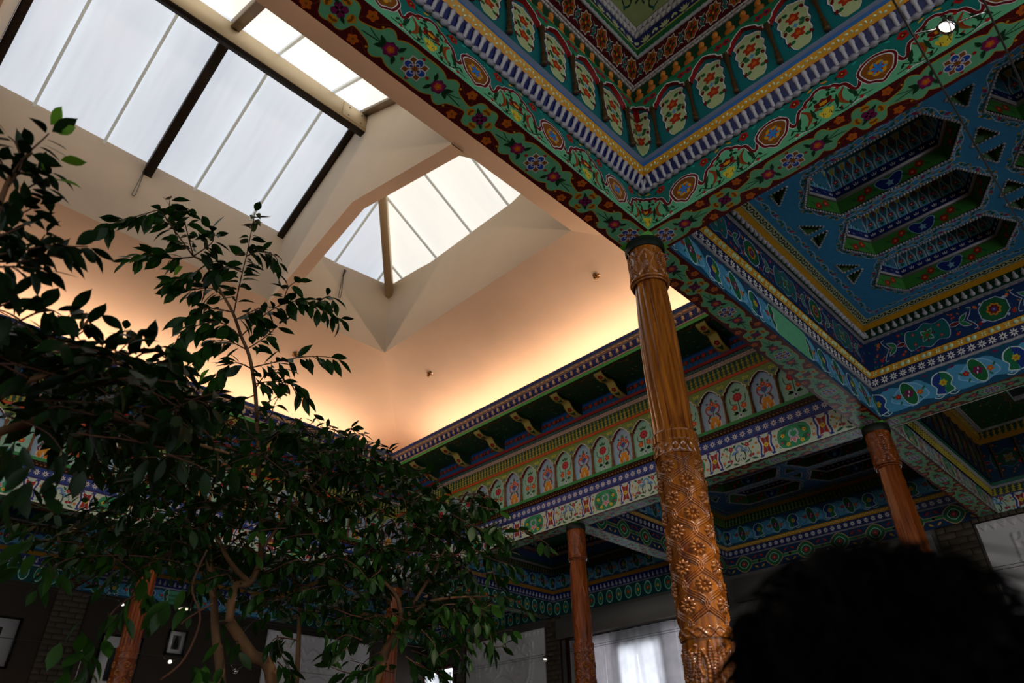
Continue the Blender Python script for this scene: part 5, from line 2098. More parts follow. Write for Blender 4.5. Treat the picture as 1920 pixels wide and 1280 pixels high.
    for z in (bandz-.31, bandz-.62):
        q = .31
        cs += [[(P1*.5, z+.04), (P1*.22, z+.10), (P1*.14, z+.20), (P1*.30, z+.26), (P1*.42, z+.20), (P1*.34, z+.16)],
               [(P1*.5, z+.04), (P1*.78, z+.10), (P1*.86, z+.20), (P1*.70, z+.26), (P1*.58, z+.20), (P1*.66, z+.16)],
               [(P1*.5, z+.02), (P1*.5, z+.28)], [(P1*.0, z+.16), (P1*.07, z+.23), (0, z+.29)], [(P1, z+.16), (P1*.93, z+.23), (P1, z+.29)],
               [(0, z+.02), (P1*.10, z+.05), (P1*.05, z+.11), (0, z+.14)], [(P1, z+.02), (P1*.90, z+.05), (P1*.95, z+.11), (P1, z+.14)],
               [(P1*.5, z+.10), (P1*.42, z+.14), (P1*.5, z+.20), (P1*.58, z+.14), (P1*.5, z+.10)]]
    rel = stroke_relief(cs, R1, 5, .017, .011)
    obj('scrolled_drum', heightfield(zb, bandz, int(200*ns)+20, int(nt*1.6), lambda z: .108+0*z, rel, x, y), m, t, True)
    obj('base', heightfield(-ZC+.12, zb, 10, 40, lambda z: .112+.03*np.clip((zb-z)/(zb+ZC-.12), 0, 1), lambda T, Z: 0*T, x, y), m, t, True)
    obj('plinth', bevbox(x-.19, x+.19, y-.19, y+.19, -ZC, -ZC+.125, .04), M_GYPS, t)
    return t


column(XA, Y1, 'large carved wooden column in the foreground with twisted flutes and a lattice of rosettes', (2.69, 1.645, 1.515, .666, .615), M_WOOD, 'twist', True)
column(XD, Y1, 'reddish wooden column behind the foreground column, partly hidden by the dark head', (2.60, 1.45, 1.34, .55, .50), M_WOODR, 'facet', False)
column(XD, Y2, 'slim wooden column in front of the curtained window', (2.57, 1.58, 1.48, .65, .60), M_WOODR, 'cross', False)
column(XD, Y3, 'wooden column at the well corner almost hidden by the tree', (2.57, 1.58, 1.48, .65, .60), M_WOODR, 'plain', False)
column(XA, Y3, 'orange wooden fluted column at the lower left behind the tree', (2.60, 1.62, 1.50, .65, .60), M_WOODR, 'plain', False)
column(-.715, Y1, 'carved wooden column outside the left edge of the picture', (2.69, 1.645, 1.515, .666, .615), M_WOODR, 'plain', False)


# ------------------------------------------------------------------ far wall: gypsum panels, brick piers, windows
def wpt(d, y, z):
    return (XW-d, y, z)


def gypsum(yc, w_, zt, h_, label, seed, wall='far'):
    """carved white plaster panel: raised scrolls, straps and a toothed head"""
    r2 = random.Random(seed)
    ny, nz = int(w_/.011), int(h_/.011)
    yy, zz = np.meshgrid(np.linspace(-w_/2, w_/2, ny), np.linspace(-h_, 0, nz), indexing='ij')
    cs = []
    for s in (-1, 1):
        a = w_*.36*s
        cs += [[(a, -.22), (a*.95, -.8), (a*.55, -1.25), (a*.3, -1.32)], [(a*.9, -.22), (a*.85, -.78), (a*.5, -1.15)],
               [(a*.95, -.30), (a*.75, -.20), (a*.62, -.34), (a*.48, -.24), (a*.36, -.36), (a*.2, -.26), (0, -.34)],
               [(a*.8, -.42), (a*.6, -.36), (a*.45, -.46), (a*.5, -.6), (a*.66, -.58), (a*.64, -.48)],
               [(a*.4, -.5), (a*.2, -.44), (a*.08, -.55), (a*.2, -.68), (a*.3, -.58)],
               [(0, -.72), (a*.3, -.80), (a*.42, -.98), (a*.25, -1.1), (a*.12, -.98)],
               [(a*.6, -.72), (a*.4, -.78), (a*.2, -.7)], [(a*.9, -1.4), (a*.6, -1.5), (a*.4, -1.42), (a*.2, -1.52), (0, -1.44)],
               [(a*.85, -1.62), (a*.55, -1.75), (a*.7, -1.9), (a*.35, -1.95), (a*.1, -1.8)]]
    pts = np.vstack([cr(c, 12) for c in cs])
    q = np.column_stack([yy.ravel(), zz.ravel()])
    dm = np.full(len(q), 9.0)
    for k in range(0, len(pts), 32):
        p = pts[k:k+32]
        dm = np.minimum(dm, np.hypot(q[:, None, 0]-p[None, :, 0], q[:, None, 1]-p[None, :, 1]).min(axis=1))
    hgt = .036*np.sqrt(np.clip(1-dm/.026, 0, 1)).reshape(yy.shape)
    tooth = np.abs(np.mod(yy/.11, 1)-.5)*2
    hgt = np.where(zz > -.12, .022*((zz > -.11+.09*tooth) & (zz < -.012)), hgt)
    if wall == 'far':
        V = np.stack([XW-.034-hgt, yc+yy, zt+zz], axis=2).reshape(-1, 3)
    else:
        V = np.stack([yc+yy, YW-.034-hgt, zt+zz], axis=2).reshape(-1, 3)
    i = np.arange(ny-1)[:, None]*nz
    j = np.arange(nz-1)[None, :]
    Q = np.stack([i+j, i+nz+j, i+nz+j+1, i+j+1], axis=2).reshape(-1, 4)
    p = (V, Q.ravel().astype(np.int32), np.full(len(Q), 4, np.int32), np.ones((len(Q), 3)))
    t = thing('carved_panel', (XW-.03, yc, zt-h_) if wall == 'far' else (yc, YW-.03, zt-h_), label, None, None, None, wf if wall == 'far' else wl)
    if wall == 'far':
        slab_ = box(XW-.03, XW, yc-w_/2, yc+w_/2, zt-h_, zt)
    else:
        slab_ = box(yc-w_/2, yc+w_/2, YW-.03, YW, zt-h_, zt)
    obj('slab', slab_, M_GYPS, t)
    obj('carving', p, M_GYPS, t, True)


gypsum(10.62, 2.2, 2.84, 3.6, 'white carved plaster panel between the curtained window and the tree', 1)
gypsum(.72, 2.45, 2.93, 3.7, 'white carved plaster panel at the right edge beside the brick pier', 2)
gypsum(7.75, 2.3, 2.84, 3.6, 'white carved plaster panel on the left wall, low behind the tree branches', 3, 'left')


def pier(y0, y1, z0, z1, label, wall='far', d=.06):
    t = thing('brick_pier', (XW, (y0+y1)/2, z0) if wall == 'far' else ((y0+y1)/2, YW, z0), label, None, None, None, wf if wall == 'far' else wl)
    bh, gp = .072, .010
    n = int((z1-z0)/(bh+gp))
    if wall == 'far':
        obj('mortar', box(XW-d+.012, XW, y0, y1, z0, z1), M_MORTAR, t)
    else:
        obj('mortar', box(y0, y1, YW-d+.012, YW, z0, z1), M_MORTAR, t)
    w_ = y1-y0
    cache = {}
    for i in range(n):
        z = z0+i*(bh+gp)
        if z < 1.0:
            continue
        cuts = [0, w_*.5, w_] if i % 2 else [0, w_*.25, w_*.75, w_]
        for a, b in zip(cuts[:-1], cuts[1:]):
            k = round(b-a, 3)
            if k not in cache:
                hl, hh = (b-a)/2-gp/2, bh/2
                cache[k] = mesh_of('brick', bevbox(-hl, hl, 0, d, -hh, hh, .006), M_BRICK)
            c_ = y0+(a+b)/2
            dd = rng.uniform(-.003, .003)
            if wall == 'far':
                inst('brick', cache[k], frame((XW-d+dd, c_, z+bh/2), (0, 1, 0), (1, 0, 0), (0, 0, 1)), t)
            else:
                inst('brick', cache[k], frame((c_, YW-d+dd, z+bh/2), (1, 0, 0), (0, 1, 0), (0, 0, 1)), t)
    if z0 < 1.0:
        pl = box(XW-d, XW-.001, y0, y1, z0, 1.0) if wall == 'far' else box(y0, y1, YW-d, YW-.001, z0, 1.0)
        obj('pier_foot', pl, M_BRICK, t)


pier(9.12, 9.46, -ZC, 2.99, 'narrow grey brick pier left of the curtained window')
pier(11.76, 12.0, -ZC, 2.99, 'narrow grey brick pier beside the bright window behind the tree')
pier(1.98, 2.42, -ZC, 2.99, 'grey brick pier beside the carved panel at the right edge')
pier(2.95, 3.42, -ZC, 2.99, 'dim brick pier on the left wall between the framed pictures', 'left')


def soldier(y0, y1, z0, z1, label):
    """course of upright bricks under the ceiling"""
    t = thing('brick_course', (XW, (y0+y1)/2, z0), label, None, None, None, wf)
    obj('mortar', box(XW-.05, XW, y0, y1, z0, z1), M_MORTAR, t)
    n = int((y1-y0)/.085)
    me = mesh_of('brick', bevbox(-.037, .037, 0, .06, -(z1-z0)/2+.004, (z1-z0)/2-.004, .005), M_BRICK)
    for i in range(n):
        inst('brick', me, frame((XW-.062+rng.uniform(-.003, .003), y0+(i+.5)*(y1-y0)/n, (z0+z1)/2), (0, 1, 0), (1, 0, 0), (0, 0, 1)), t)


soldier(-.6, 1.98, 2.94, 3.0, 'course of upright grey bricks above the right-hand carved panel')

M_WINF = glow_mat('window_daylight', (.86, .92, 1.0), WIN_FAR*1.6, .05)
M_WINO = glow_mat('window_daylight_side', (.92, .95, 1.0), WIN_OFF, .05)


def curtain(yA, yB, zt, zb, d, folds, lab, grp, amp=.025, sag=0):
    n = max(12, int(abs(yB-yA)/.012))
    m = 26
    V = []
    for i in range(n+1):
        a = i/n
        for j in range(m+1):
            b = j/m
            z = zt+(zb-zt)*b
            y = yA+(yB-yA)*a
            off = amp*(math.sin(a*folds*2.1*PI+.9*math.sin(b*2.3+a*7))+.6*math.sin(a*folds*5.3+1.7+b))*(.35+.65*b)*.8
            y += sag*(b**1.5)*(1-a)
            V.append((XW-d-off, y, z))
    F = [(i*(m+1)+j, (i+1)*(m+1)+j, (i+1)*(m+1)+j+1, i*(m+1)+j+1) for i in range(n) for j in range(m)]
    return obj('curtain', pk(V, F), M_CURT, None, True, lab, 'curtain', grp)


M_SGLOW = glow_mat('window_shaded', (.80, .78, .84), WIN_FAR*.42, .05)  # dim glow for side panes added to brighten the curtains from behind


def far_window(n, y0, y1, z0, z1, side_w=0.0):
    wdw = thing('window_%d' % n, (XW, (y0+y1)/2, z0), kind='structure')
    obj('pane', box(XW-.022, XW-.012, y0+.06, y1-.06, z0+.06, z1-.06), M_WINF, wdw)
    fr_ = [(y0, y0+.07, z0, z1), (y1-.07, y1, z0, z1), (y0, y1, z0, z0+.07), (y0, y1, z1-.07, z1), ((y0+y1)/2-.02, (y0+y1)/2+.02, z0, z1)]
    if side_w:
        for a, b in ((y0-side_w, y0-.01), (y1+.01, y1+side_w)):
            obj('side_pane', box(XW-.022, XW-.012, a, b, z0, z1+.10), M_SGLOW, wdw)
            fr_ += [(a-.03, a+.03, z0, z1+.1), (b-.03, b+.03, z0, z1+.1)]
    for a, b, c, d in fr_:
        obj('window_frame', box(XW-.07, XW-.003, a, b, c, d), M_FRAMEWOOD, wdw)
    return wdw


far_window(4, 6.85, 7.82, .2, 2.30, .62)
far_window(5, 12.05, 13.0, .2, 2.52)
far_window(6, 2.75, 3.5, .2, 2.3)
# reveal and lintel round the curtained window
struct('trim_5', box(XW-.16, XW-.001, 5.6, 9.11, 2.56, 2.90), M_WALL)
struct('trim_6', box(XW-.16, XW-.08, 2.46, 5.4, 2.56, 2.90), M_WALL)
struct('trim_7', box(XW-.10, XW-.002, 8.86, 8.94, -ZC, 2.54), M_FRAMEWOOD)
struct('trim_8', box(XW-.14, XW-.002, 2.43, 2.60, -ZC, 2.54), M_FRAMEWOOD)
rod_ = thing('curtain_rail', (XW-.13, 7.5, 2.50), 'dark curtain rail above the bright window', 'curtain rail')
obj('rail', tube([(XW-.13, 6.0, 2.505), (XW-.13, 8.85, 2.505)], .010, 6), M_BLACK, rod_)
curtain(8.02, 7.35, 2.50, -.6, .13, 4, 'white sheer curtain left of the gap in the bright window', 'sheer white curtains', .02, -.10)
curtain(7.36, 6.55, 2.50, -.6, .14, 4.5, 'white sheer curtain right of the gap in the bright window', 'sheer white curtains', .02, -.42)
curtain(6.55, 5.75, 2.50, -.6, .12, 4, 'white sheer curtain beside the foreground column', 'sheer white curtains', .03)
curtain(8.82, 8.52, 2.52, -.6, .12, 4, 'narrow pale curtain beside the dark window post left of the slim column', 'sheer white curtains', .015)
curtain(8.40, 8.03, 2.50, -.6, .12, 4, 'narrow white curtain just right of the slim middle column', 'sheer white curtains', .02)
curtain(12.95, 12.08, 2.36, -.6, .12, 5, 'white curtain in the bright window seen through the tree', 'sheer white curtains', .02)

# windows behind the viewer, on the right and back walls
for i, (x0_, x1_) in enumerate(((-6.6, -4.2), (-2.4, .4), (2.2, 5.0))):
    wdw = thing('window_%d' % (7+i), ((x0_+x1_)/2, YR, -.35), kind='structure')
    obj('pane', box(x0_+.08, x1_-.08, YR+.012, YR+.022, -.3, 1.75), M_WINO, wdw)
    for a, b, c, d in ((x0_, x0_+.09, -.38, 1.83), (x1_-.09, x1_, -.38, 1.83), (x0_, x1_, -.38, -.29), (x0_, x1_, 1.74, 1.83), ((x0_+x1_)/2-.04, (x0_+x1_)/2+.04, -.38, 1.83)):
        obj('window_frame', box(a, b, YR+.003, YR+.07, c, d), M_FRAMEWOOD, wdw)
for i, (y0_, y1_) in enumerate(((-4.4, -2.0), (-.4, 2.2), (4.6, 7.2))):
    wdw = thing('window_%d' % (10+i), (XBK, (y0_+y1_)/2, -.35), kind='structure')
    obj('pane', box(XBK+.012, XBK+.022, y0_+.08, y1_-.08, -.3, 1.75), M_WINO, wdw)
    for a, b, c, d in ((y0_, y0_+.09, -.38, 1.83), (y1_-.09, y1_, -.38, 1.83), (y0_, y1_, -.38, -.29), (y0_, y1_, 1.74, 1.83), ((y0_+y1_)/2-.04, (y0_+y1_)/2+.04, -.38, 1.83)):
        obj('window_frame', box(XBK+.003, XBK+.07, a, b, c, d), M_FRAMEWOOD, wdw)


# ------------------------------------------------------------------ left wall: pictures, globe, sign
def picture(x0, x1, z0, z1, lab, kind):
    t = thing('framed_picture', ((x0+x1)/2, YW-.02, z0), lab, 'picture', 'black framed pictures on the left wall')
    b = .028
    for q in ((x0, x1, z0, z0+b), (x0, x1, z1-b, z1), (x0, x0+b, z0, z1), (x1-b, x1, z0, z1)):
        obj('frame', box(q[0], q[1], YW-.035, YW-.001, q[2], q[3]), M_BLACK, t)
    obj('mat_board', box(x0+b, x1-b, YW-.018, YW-.010, z0+b, z1-b), M_GYPS, t)
    a, c = x0+(x1-x0)*.28, x1-(x1-x0)*.28
    e, f_ = z0+(z1-z0)*.22, z1-(z1-z0)*.22
    st = Strip((a, YW-.019, e), (c, YW-.019, e), (a, YW-.019, f_), (c, YW-.019, f_), (a, 0, e))
    c_ = Cv()
    L, W = st.L, st.W
    if kind == 0:
        c_.poly([(0, 0), (L, 0), (L, W), (0, W)], '#1c0f08', 0)
        c_.poly(cr([(L*.3, W*.1), (L*.55, W*.3), (L*.5, W*.6), (L*.35, W*.4)], 3, True), '#8a8a82', 1)
    elif kind == 1:
        c_.poly([(0, 0), (L, 0), (L, W), (0, W)], '#2c2c34', 0)
        c_.poly(cr([(L*.1, 0), (L*.5, W*.2), (L*.7, W*.7), (L*.4, W*.95), (L*.2, W*.5)], 3, True), '#101018', 1)
        c_.ell(L*.45, W*.72, L*.18, W*.10, '#5a5a6a', 2)
    else:
        c_.poly([(0, 0), (L, 0), (L, W), (0, W)], '#77706a', 0)
        c_.poly(cr([(L*.2, W*.1), (L*.8, W*.1), (L*.65, W*.9), (L*.35, W*.9)], 3, True), '#14100f', 1)
    obj('print', st.map(c_.pack()), M_PAINT, t)


picture(1.85, 2.62, 1.78, 2.48, 'framed picture with wide white mount at the left edge', 0)
picture(3.78, 4.42, 1.55, 2.42, 'framed dark print in white mount behind the orange fluted column', 1)
picture(4.80, 5.12, 2.22, 2.62, 'small framed print low among the tree branches', 2)
gl = thing('globe_lamp', (3.55, YW-.13, 1.0), 'pale round globe lamp on a thin stem, unlit, on the left wall', 'lamp')
obj('globe', shift(lathe([(.1*math.sin(a), -.1*math.cos(a)) for a in np.linspace(0.001, PI-.001, 14)], 20, '#ffffff', 'z'), (3.55, YW-.13, 2.08)), mat('globe_glass', '#b0a8a4', .4, var=.03), gl, True)
obj('stem', tube([(3.55, YW-.13, 1.98), (3.54, YW-.12, 1.0)], .006, 6), M_GYPS, gl)
# lettering on the green cartouche of the left wall beam
st = side((3.16, 6.69, 9.515, 13.05), 'y1', 0, 3.0, 0, 3.25)
M_INK = mat('green_black_ink', '#0a2a18', .6, var=.1)
for i, (tx, v) in enumerate((('Kodir Mirakhimov', .135), ('Manon Khakimov', .060))):
    cu = bpy.data.curves.new('lettering', 'FONT')
    cu.body = tx
    cu.size = .075
    cu.align_x = 'CENTER'
    cu.extrude = .0008
    o = bpy.data.objects.new('lettering', cu)
    COL.objects.link(o)
    dg = bpy.context.evaluated_depsgraph_get()
    me = bpy.data.meshes.new_from_object(o.evaluated_get(dg))
    bpy.data.objects.remove(o)
    me.materials.clear()
    me.materials.append(M_INK)
    inst('lettering', me, frame(st.at(st.L/2, v, .007), tuple(st.U), (0, 0, 1), tuple(st.N)), BAYL)

# ------------------------------------------------------------------ cove lamps behind the cornice


def area(name, a, b, aim, wpm, col, width, parent):
    a, b = np.array(a, float), np.array(b, float)
    L = np.linalg.norm(b-a)
    ld = bpy.data.lights.new(name, 'AREA')
    ld.shape = 'RECTANGLE'
    ld.size = L
    ld.size_y = width
    ld.energy = wpm*L
    ld.color = col
    o = bpy.data.objects.new(name, ld)
    COL.objects.link(o)
    X = (b-a)/L
    Z = -np.array(aim, float)
    Z -= X*np.dot(X, Z)
    Z /= np.linalg.norm(Z)
    Y = np.cross(Z, X)
    m = (a+b)/2-OFF[parent.name]
    o.parent = parent
    o.matrix_local = Matrix(((X[0], Y[0], Z[0], m[0]), (X[1], Y[1], Z[1], m[1]), (X[2], Y[2], Z[2], m[2]), (0, 0, 0, 1)))
    return o


WARMC = (1.0, .71, .49)
M_TUBE = mat('lamp_tube', '#e8d0a8', .4, var=.02)
oc = .38
cl = thing('cove_lamp', (XB-oc, 5.0, 4.57), 'warm strip lamps hidden behind the far cornice', 'cove lamp', 'strip lamps in the cove')
for a, b, k in ((2.9, 5.4, 1.12), (5.5, 8.25, 1.0)):
    area('strip', (XB-oc, a, 4.605), (XB-oc, b, 4.605), (-.4, 0, 1.0), COVE*k, WARMC, .05, cl)
    obj('tube', tube([(XB-oc, a, 4.585), (XB-oc, b, 4.585)], .012, 6), M_TUBE, cl)
cl = thing('cove_lamp', (2.0, YC-oc, 4.57), 'warm strip lamps hidden behind the left cornice', 'cove lamp', 'strip lamps in the cove')
for a, b, k in ((-3.6, .2, .9), (.3, 3.0, 1.0), (3.1, 5.55, 1.0)):
    area('strip', (a, YC-oc, 4.605), (b, YC-oc, 4.605), (0, -.4, 1.0), COVE*k, WARMC, .05, cl)
    obj('tube', tube([(a, YC-oc, 4.585), (b, YC-oc, 4.585)], .012, 6), M_TUBE, cl)
cl = thing('cove_lamp', (1.0, YA+oc, 4.57), 'warm strip lamps hidden behind the near cornice', 'cove lamp', 'strip lamps in the cove')
for a, b, k in ((-3.6, .2, .7), (.3, 5.6, .7)):
    area('strip', (a, YA+oc, 4.605), (b, YA+oc, 4.605), (0, .4, 1.0), COVE*k, WARMC, .05, cl)
    obj('tube', tube([(a, YA+oc, 4.585), (b, YA+oc, 4.585)], .012, 6), M_TUBE, cl)


# ------------------------------------------------------------------ sprinklers on the sloping plaster
def on_plane(px, py, p0, n):
    d = P(px, py, 1.0)
    return d*(np.dot(p0, n)/np.dot(d, n))


nf_ = np.cross(np.subtract(A2, A1), np.subtract(B1, A1)); nf_ /= np.linalg.norm(nf_)
nl_ = np.cross(np.subtract(A3, A2), np.subtract(B2, A2)); nl_ /= np.linalg.norm(nl_)
M_BRASS = mat('old_brass', '#7a5a34', .35, .9, var=.1)
SPK = lathe([(.045, 0), (.043, .008), (.020, .012), (.016, .03), (.022, .034), (.010, .045), (.010, .06), (.026, .062), (.026, .066), (0, .067)], 14, '#fff', 'z')
for px, py, p0, n, lab in ((1118, 516, A1, nf_, 'small brass sprinkler on the sloping wall near the foreground column'), (806, 699, A1, nf_, 'small brass sprinkler on the sloping wall right of the well corner'), (553, 663, A2, nl_, 'small brass sprinkler on the left sloping wall beside the tree')):
    c = on_plane(px, py, np.array(p0), n)
    N_ = n if np.dot(n, -c) > 0 else -n
    U_ = np.cross(N_, (0, 0, 1)); U_ /= np.linalg.norm(U_)
    V_ = np.cross(N_, U_)
    t = thing('sprinkler', c, lab, 'sprinkler', 'sprinklers in the light well')
    obj('escutcheon', xf(lathe([(.048, -.002), (.046, .006), (.024, .009), (0, .009)], 16, '#fff', 'z'), frame(c, U_, V_, N_)), M_CHROME, t, True)
    obj('head', xf(SPK, frame(c, U_, V_, N_)), M_BRASS, t, True)

# ------------------------------------------------------------------ cable spotlights
ZL = 2.6
for y, lab in ((-.005, 'thin steel cable left of the lit spotlight'), (-.255, 'thin steel cable right of the lit spotlight')):
    obj('lighting_cable', tube([(-3.0, y, ZL+.02), (0, y, ZL-.002), (2.4, y, ZL-.006), (6, y, ZL), (10.4, y, ZL+.02)], .0045, 5), M_STEEL, None, True, lab, 'cable', 'cables of the spotlight line')
for z, lab in ((2.30, 'upper thin cable strung in front of the far wall windows'), (2.265, 'lower thin cable strung in front of the far wall windows')):
    obj('lighting_cable', tube([(10.05, -5.5, z), (10.05, 3, z-.01), (10.05, 9.0, z-.012), (10.05, 12.9, z)], .004, 5), M_STEEL, None, True, lab, 'cable', 'cables along the far wall')
for y, z, lab in ((12.2, 2.05, 'thin cable strung in front of the left wall pictures'), (12.2, 2.76, 'thin cable strung high in front of the left wall')):
    obj('lighting_cable', tube([(XBK, y, z), (0, y, z), (5, y, z-.003), (XW, y, z)], .004, 5), M_STEEL, None, True, lab, 'cable', 'cables along the left wall')
M_BULB = glow_mat('halogen_bulb', (1.0, .88, .72), 5.0)
M_BULBW = glow_mat('bulb_dim', (1.0, .92, .8), 2.2)


def spotlight(c, rodA, rodB, aim, lab, lit, s=1.0, watts=12, cone=1.0):
    t = thing('spotlight', c, lab, 'spotlight', 'cable spotlights')
    c = np.array(c, float)
    aim = np.array(aim, float); aim /= np.linalg.norm(aim)
    U_ = np.cross(aim, (0, 0, 1.0)) if abs(aim[2]) < .95 else np.array([1.0, 0, 0])
    U_ /= np.linalg.norm(U_)
    V_ = np.cross(aim, U_)
    fr_ = frame(c, U_, V_, aim)
    cup = lathe([(.010*s, -.075*s), (.018*s, -.072*s), (.024*s, -.045*s), (.044*s, -.012*s), (.050*s, .0), (.050*s, .016*s), (.046*s, .016*s), (.040*s, -.004*s), (.0, -.006*s)], 22, '#fff', 'z')
    obj('reflector', xf(cup, fr_), M_CHROME, t, True)
    obj('lens', xf(lathe([(.0395*s, .002*s), (.03*s, .006*s), (0, .008*s)], 18, '#fff', 'z'), fr_), M_BULB if lit else M_BULBW, t, True)
    th = np.linspace(0, 2*PI, 25)
    ringp = [c+.066*s*(math.cos(a)*U_+math.sin(a)*(V_*.5+aim*.6)) for a in th]
    obj('gimbal_ring', tube(ringp, .0035*s, 6), M_CHROME, t, True)
    for a, b in ((rodA, c+(np.array(rodA)-c)/np.linalg.norm(np.array(rodA)-c)*.062*s), (rodB, c+(np.array(rodB)-c)/np.linalg.norm(np.array(rodB)-c)*.062*s)):
        obj('arm', tube([a, b], .0055*s, 7), M_CHROME, t, True)
    if lit:
        ld = bpy.data.lights.new('bulb', 'SPOT')
        ld.energy = watts
        ld.spot_size = cone
        ld.spot_blend = .6
        ld.color = (1, .85, .65)
        ld.shadow_soft_size = .03
        o = bpy.data.objects.new('bulb', ld)
        COL.objects.link(o)
        o.parent = t
        o.location = aim*.03
        o.rotation_euler = Vector(-aim).to_track_quat('Z', 'Y').to_euler()
    return t


ca = np.array((2.428, -.116, 2.6))
spotlight(ca, (2.36, -.005, ZL-.004), (2.47, -.255, ZL-.004), (-.25, 1.1, -1.75), 'lit chrome spotlight hung between two cables at the upper right', True, .68, 240, 1.2)
spotlight((10.02, 9.15, 2.20), (10.05, 9.25, 2.30), (10.05, 9.05, 2.265), (-.3, -.2, -1), 'small chrome spotlight on the cable left of the slim column', False, .8)
spotlight((10.02, 2.15, 2.30), (10.05, 2.25, 2.30), (10.05, 2.02, 2.28), (-.3, -.2, -1), 'small chrome spotlight in front of the brick pier at the right', False, .7)
spotlight((4.62, 12.2, 1.98), (4.5, 12.25, 2.05), (4.76, 12.2, 2.05), (-.4, -.9, -.6), 'small lit spotlight on the left wall cable right of the orange column', False, .7)
spotlight((5.72, 12.2, 1.95), (5.6, 12.2, 2.047), (5.84, 12.2, 2.047), (.5, .3, -1), 'small dark spotlight ring low between the tree stems', False, .8)
spotlight((3.70, 12.2, 2.70), (3.6, 12.2, 2.76), (3.8, 12.2, 2.76), (-.4, -.9, -.6), 'tiny spotlight glint beside the drooping twig at the lower left', False, .5)
dl = thing('ceiling_downlight', (4.98, 12.9, 2.80), 'lit oval downlight under the left wall beam', 'downlight')
obj('trim_ring', shift(lathe([(.125, .012), (.115, 0), (.095, .004)], 22, '#fff', 'z'), (4.75, 12.45, 2.83)), M_GYPS, dl, True)
obj('lens', shift(lathe([(.096, .003), (0, .001)], 20, '#fff', 'z'), (4.75, 12.45, 2.83)), glow_mat('downlight_glow', (1, .82, .58), 1.3), dl, True)
obj('canopy', shift(lathe([(.13, .012), (.13, .26), (0, .26)], 20, '#fff', 'z'), (4.75, 12.45, 2.83)), M_DARK, dl, True)


# ------------------------------------------------------------------ trees
def leaf_pack(w=.36, fold=.16, droop=.12):
    """pointed ficus leaf of length 1 along +x, folded along the midrib, with a drip tip"""
    xs = [0, .06, .22, .45, .66, .82, .92, 1.0]
    ws = [0, .10, .36, .5, .42, .22, .06, 0]
    V, F = [], []
    for x, q in zip(xs, ws):
        z = -droop*x*x
        V += [(x, q*w, z+fold*q*w), (x, 0, z), (x, -q*w, z+fold*q*w)]
    for i in range(len(xs)-1):
        a, b = i*3, (i+1)*3
        F += [(a, a+1, b+1, b), (a+1, a+2, b+2, b+1)]
    return pk(V, F)


LEAFP = [leaf_pack(.42, .25, .15), leaf_pack(.36, .4, .28), leaf_pack(.46, .1, .05)]


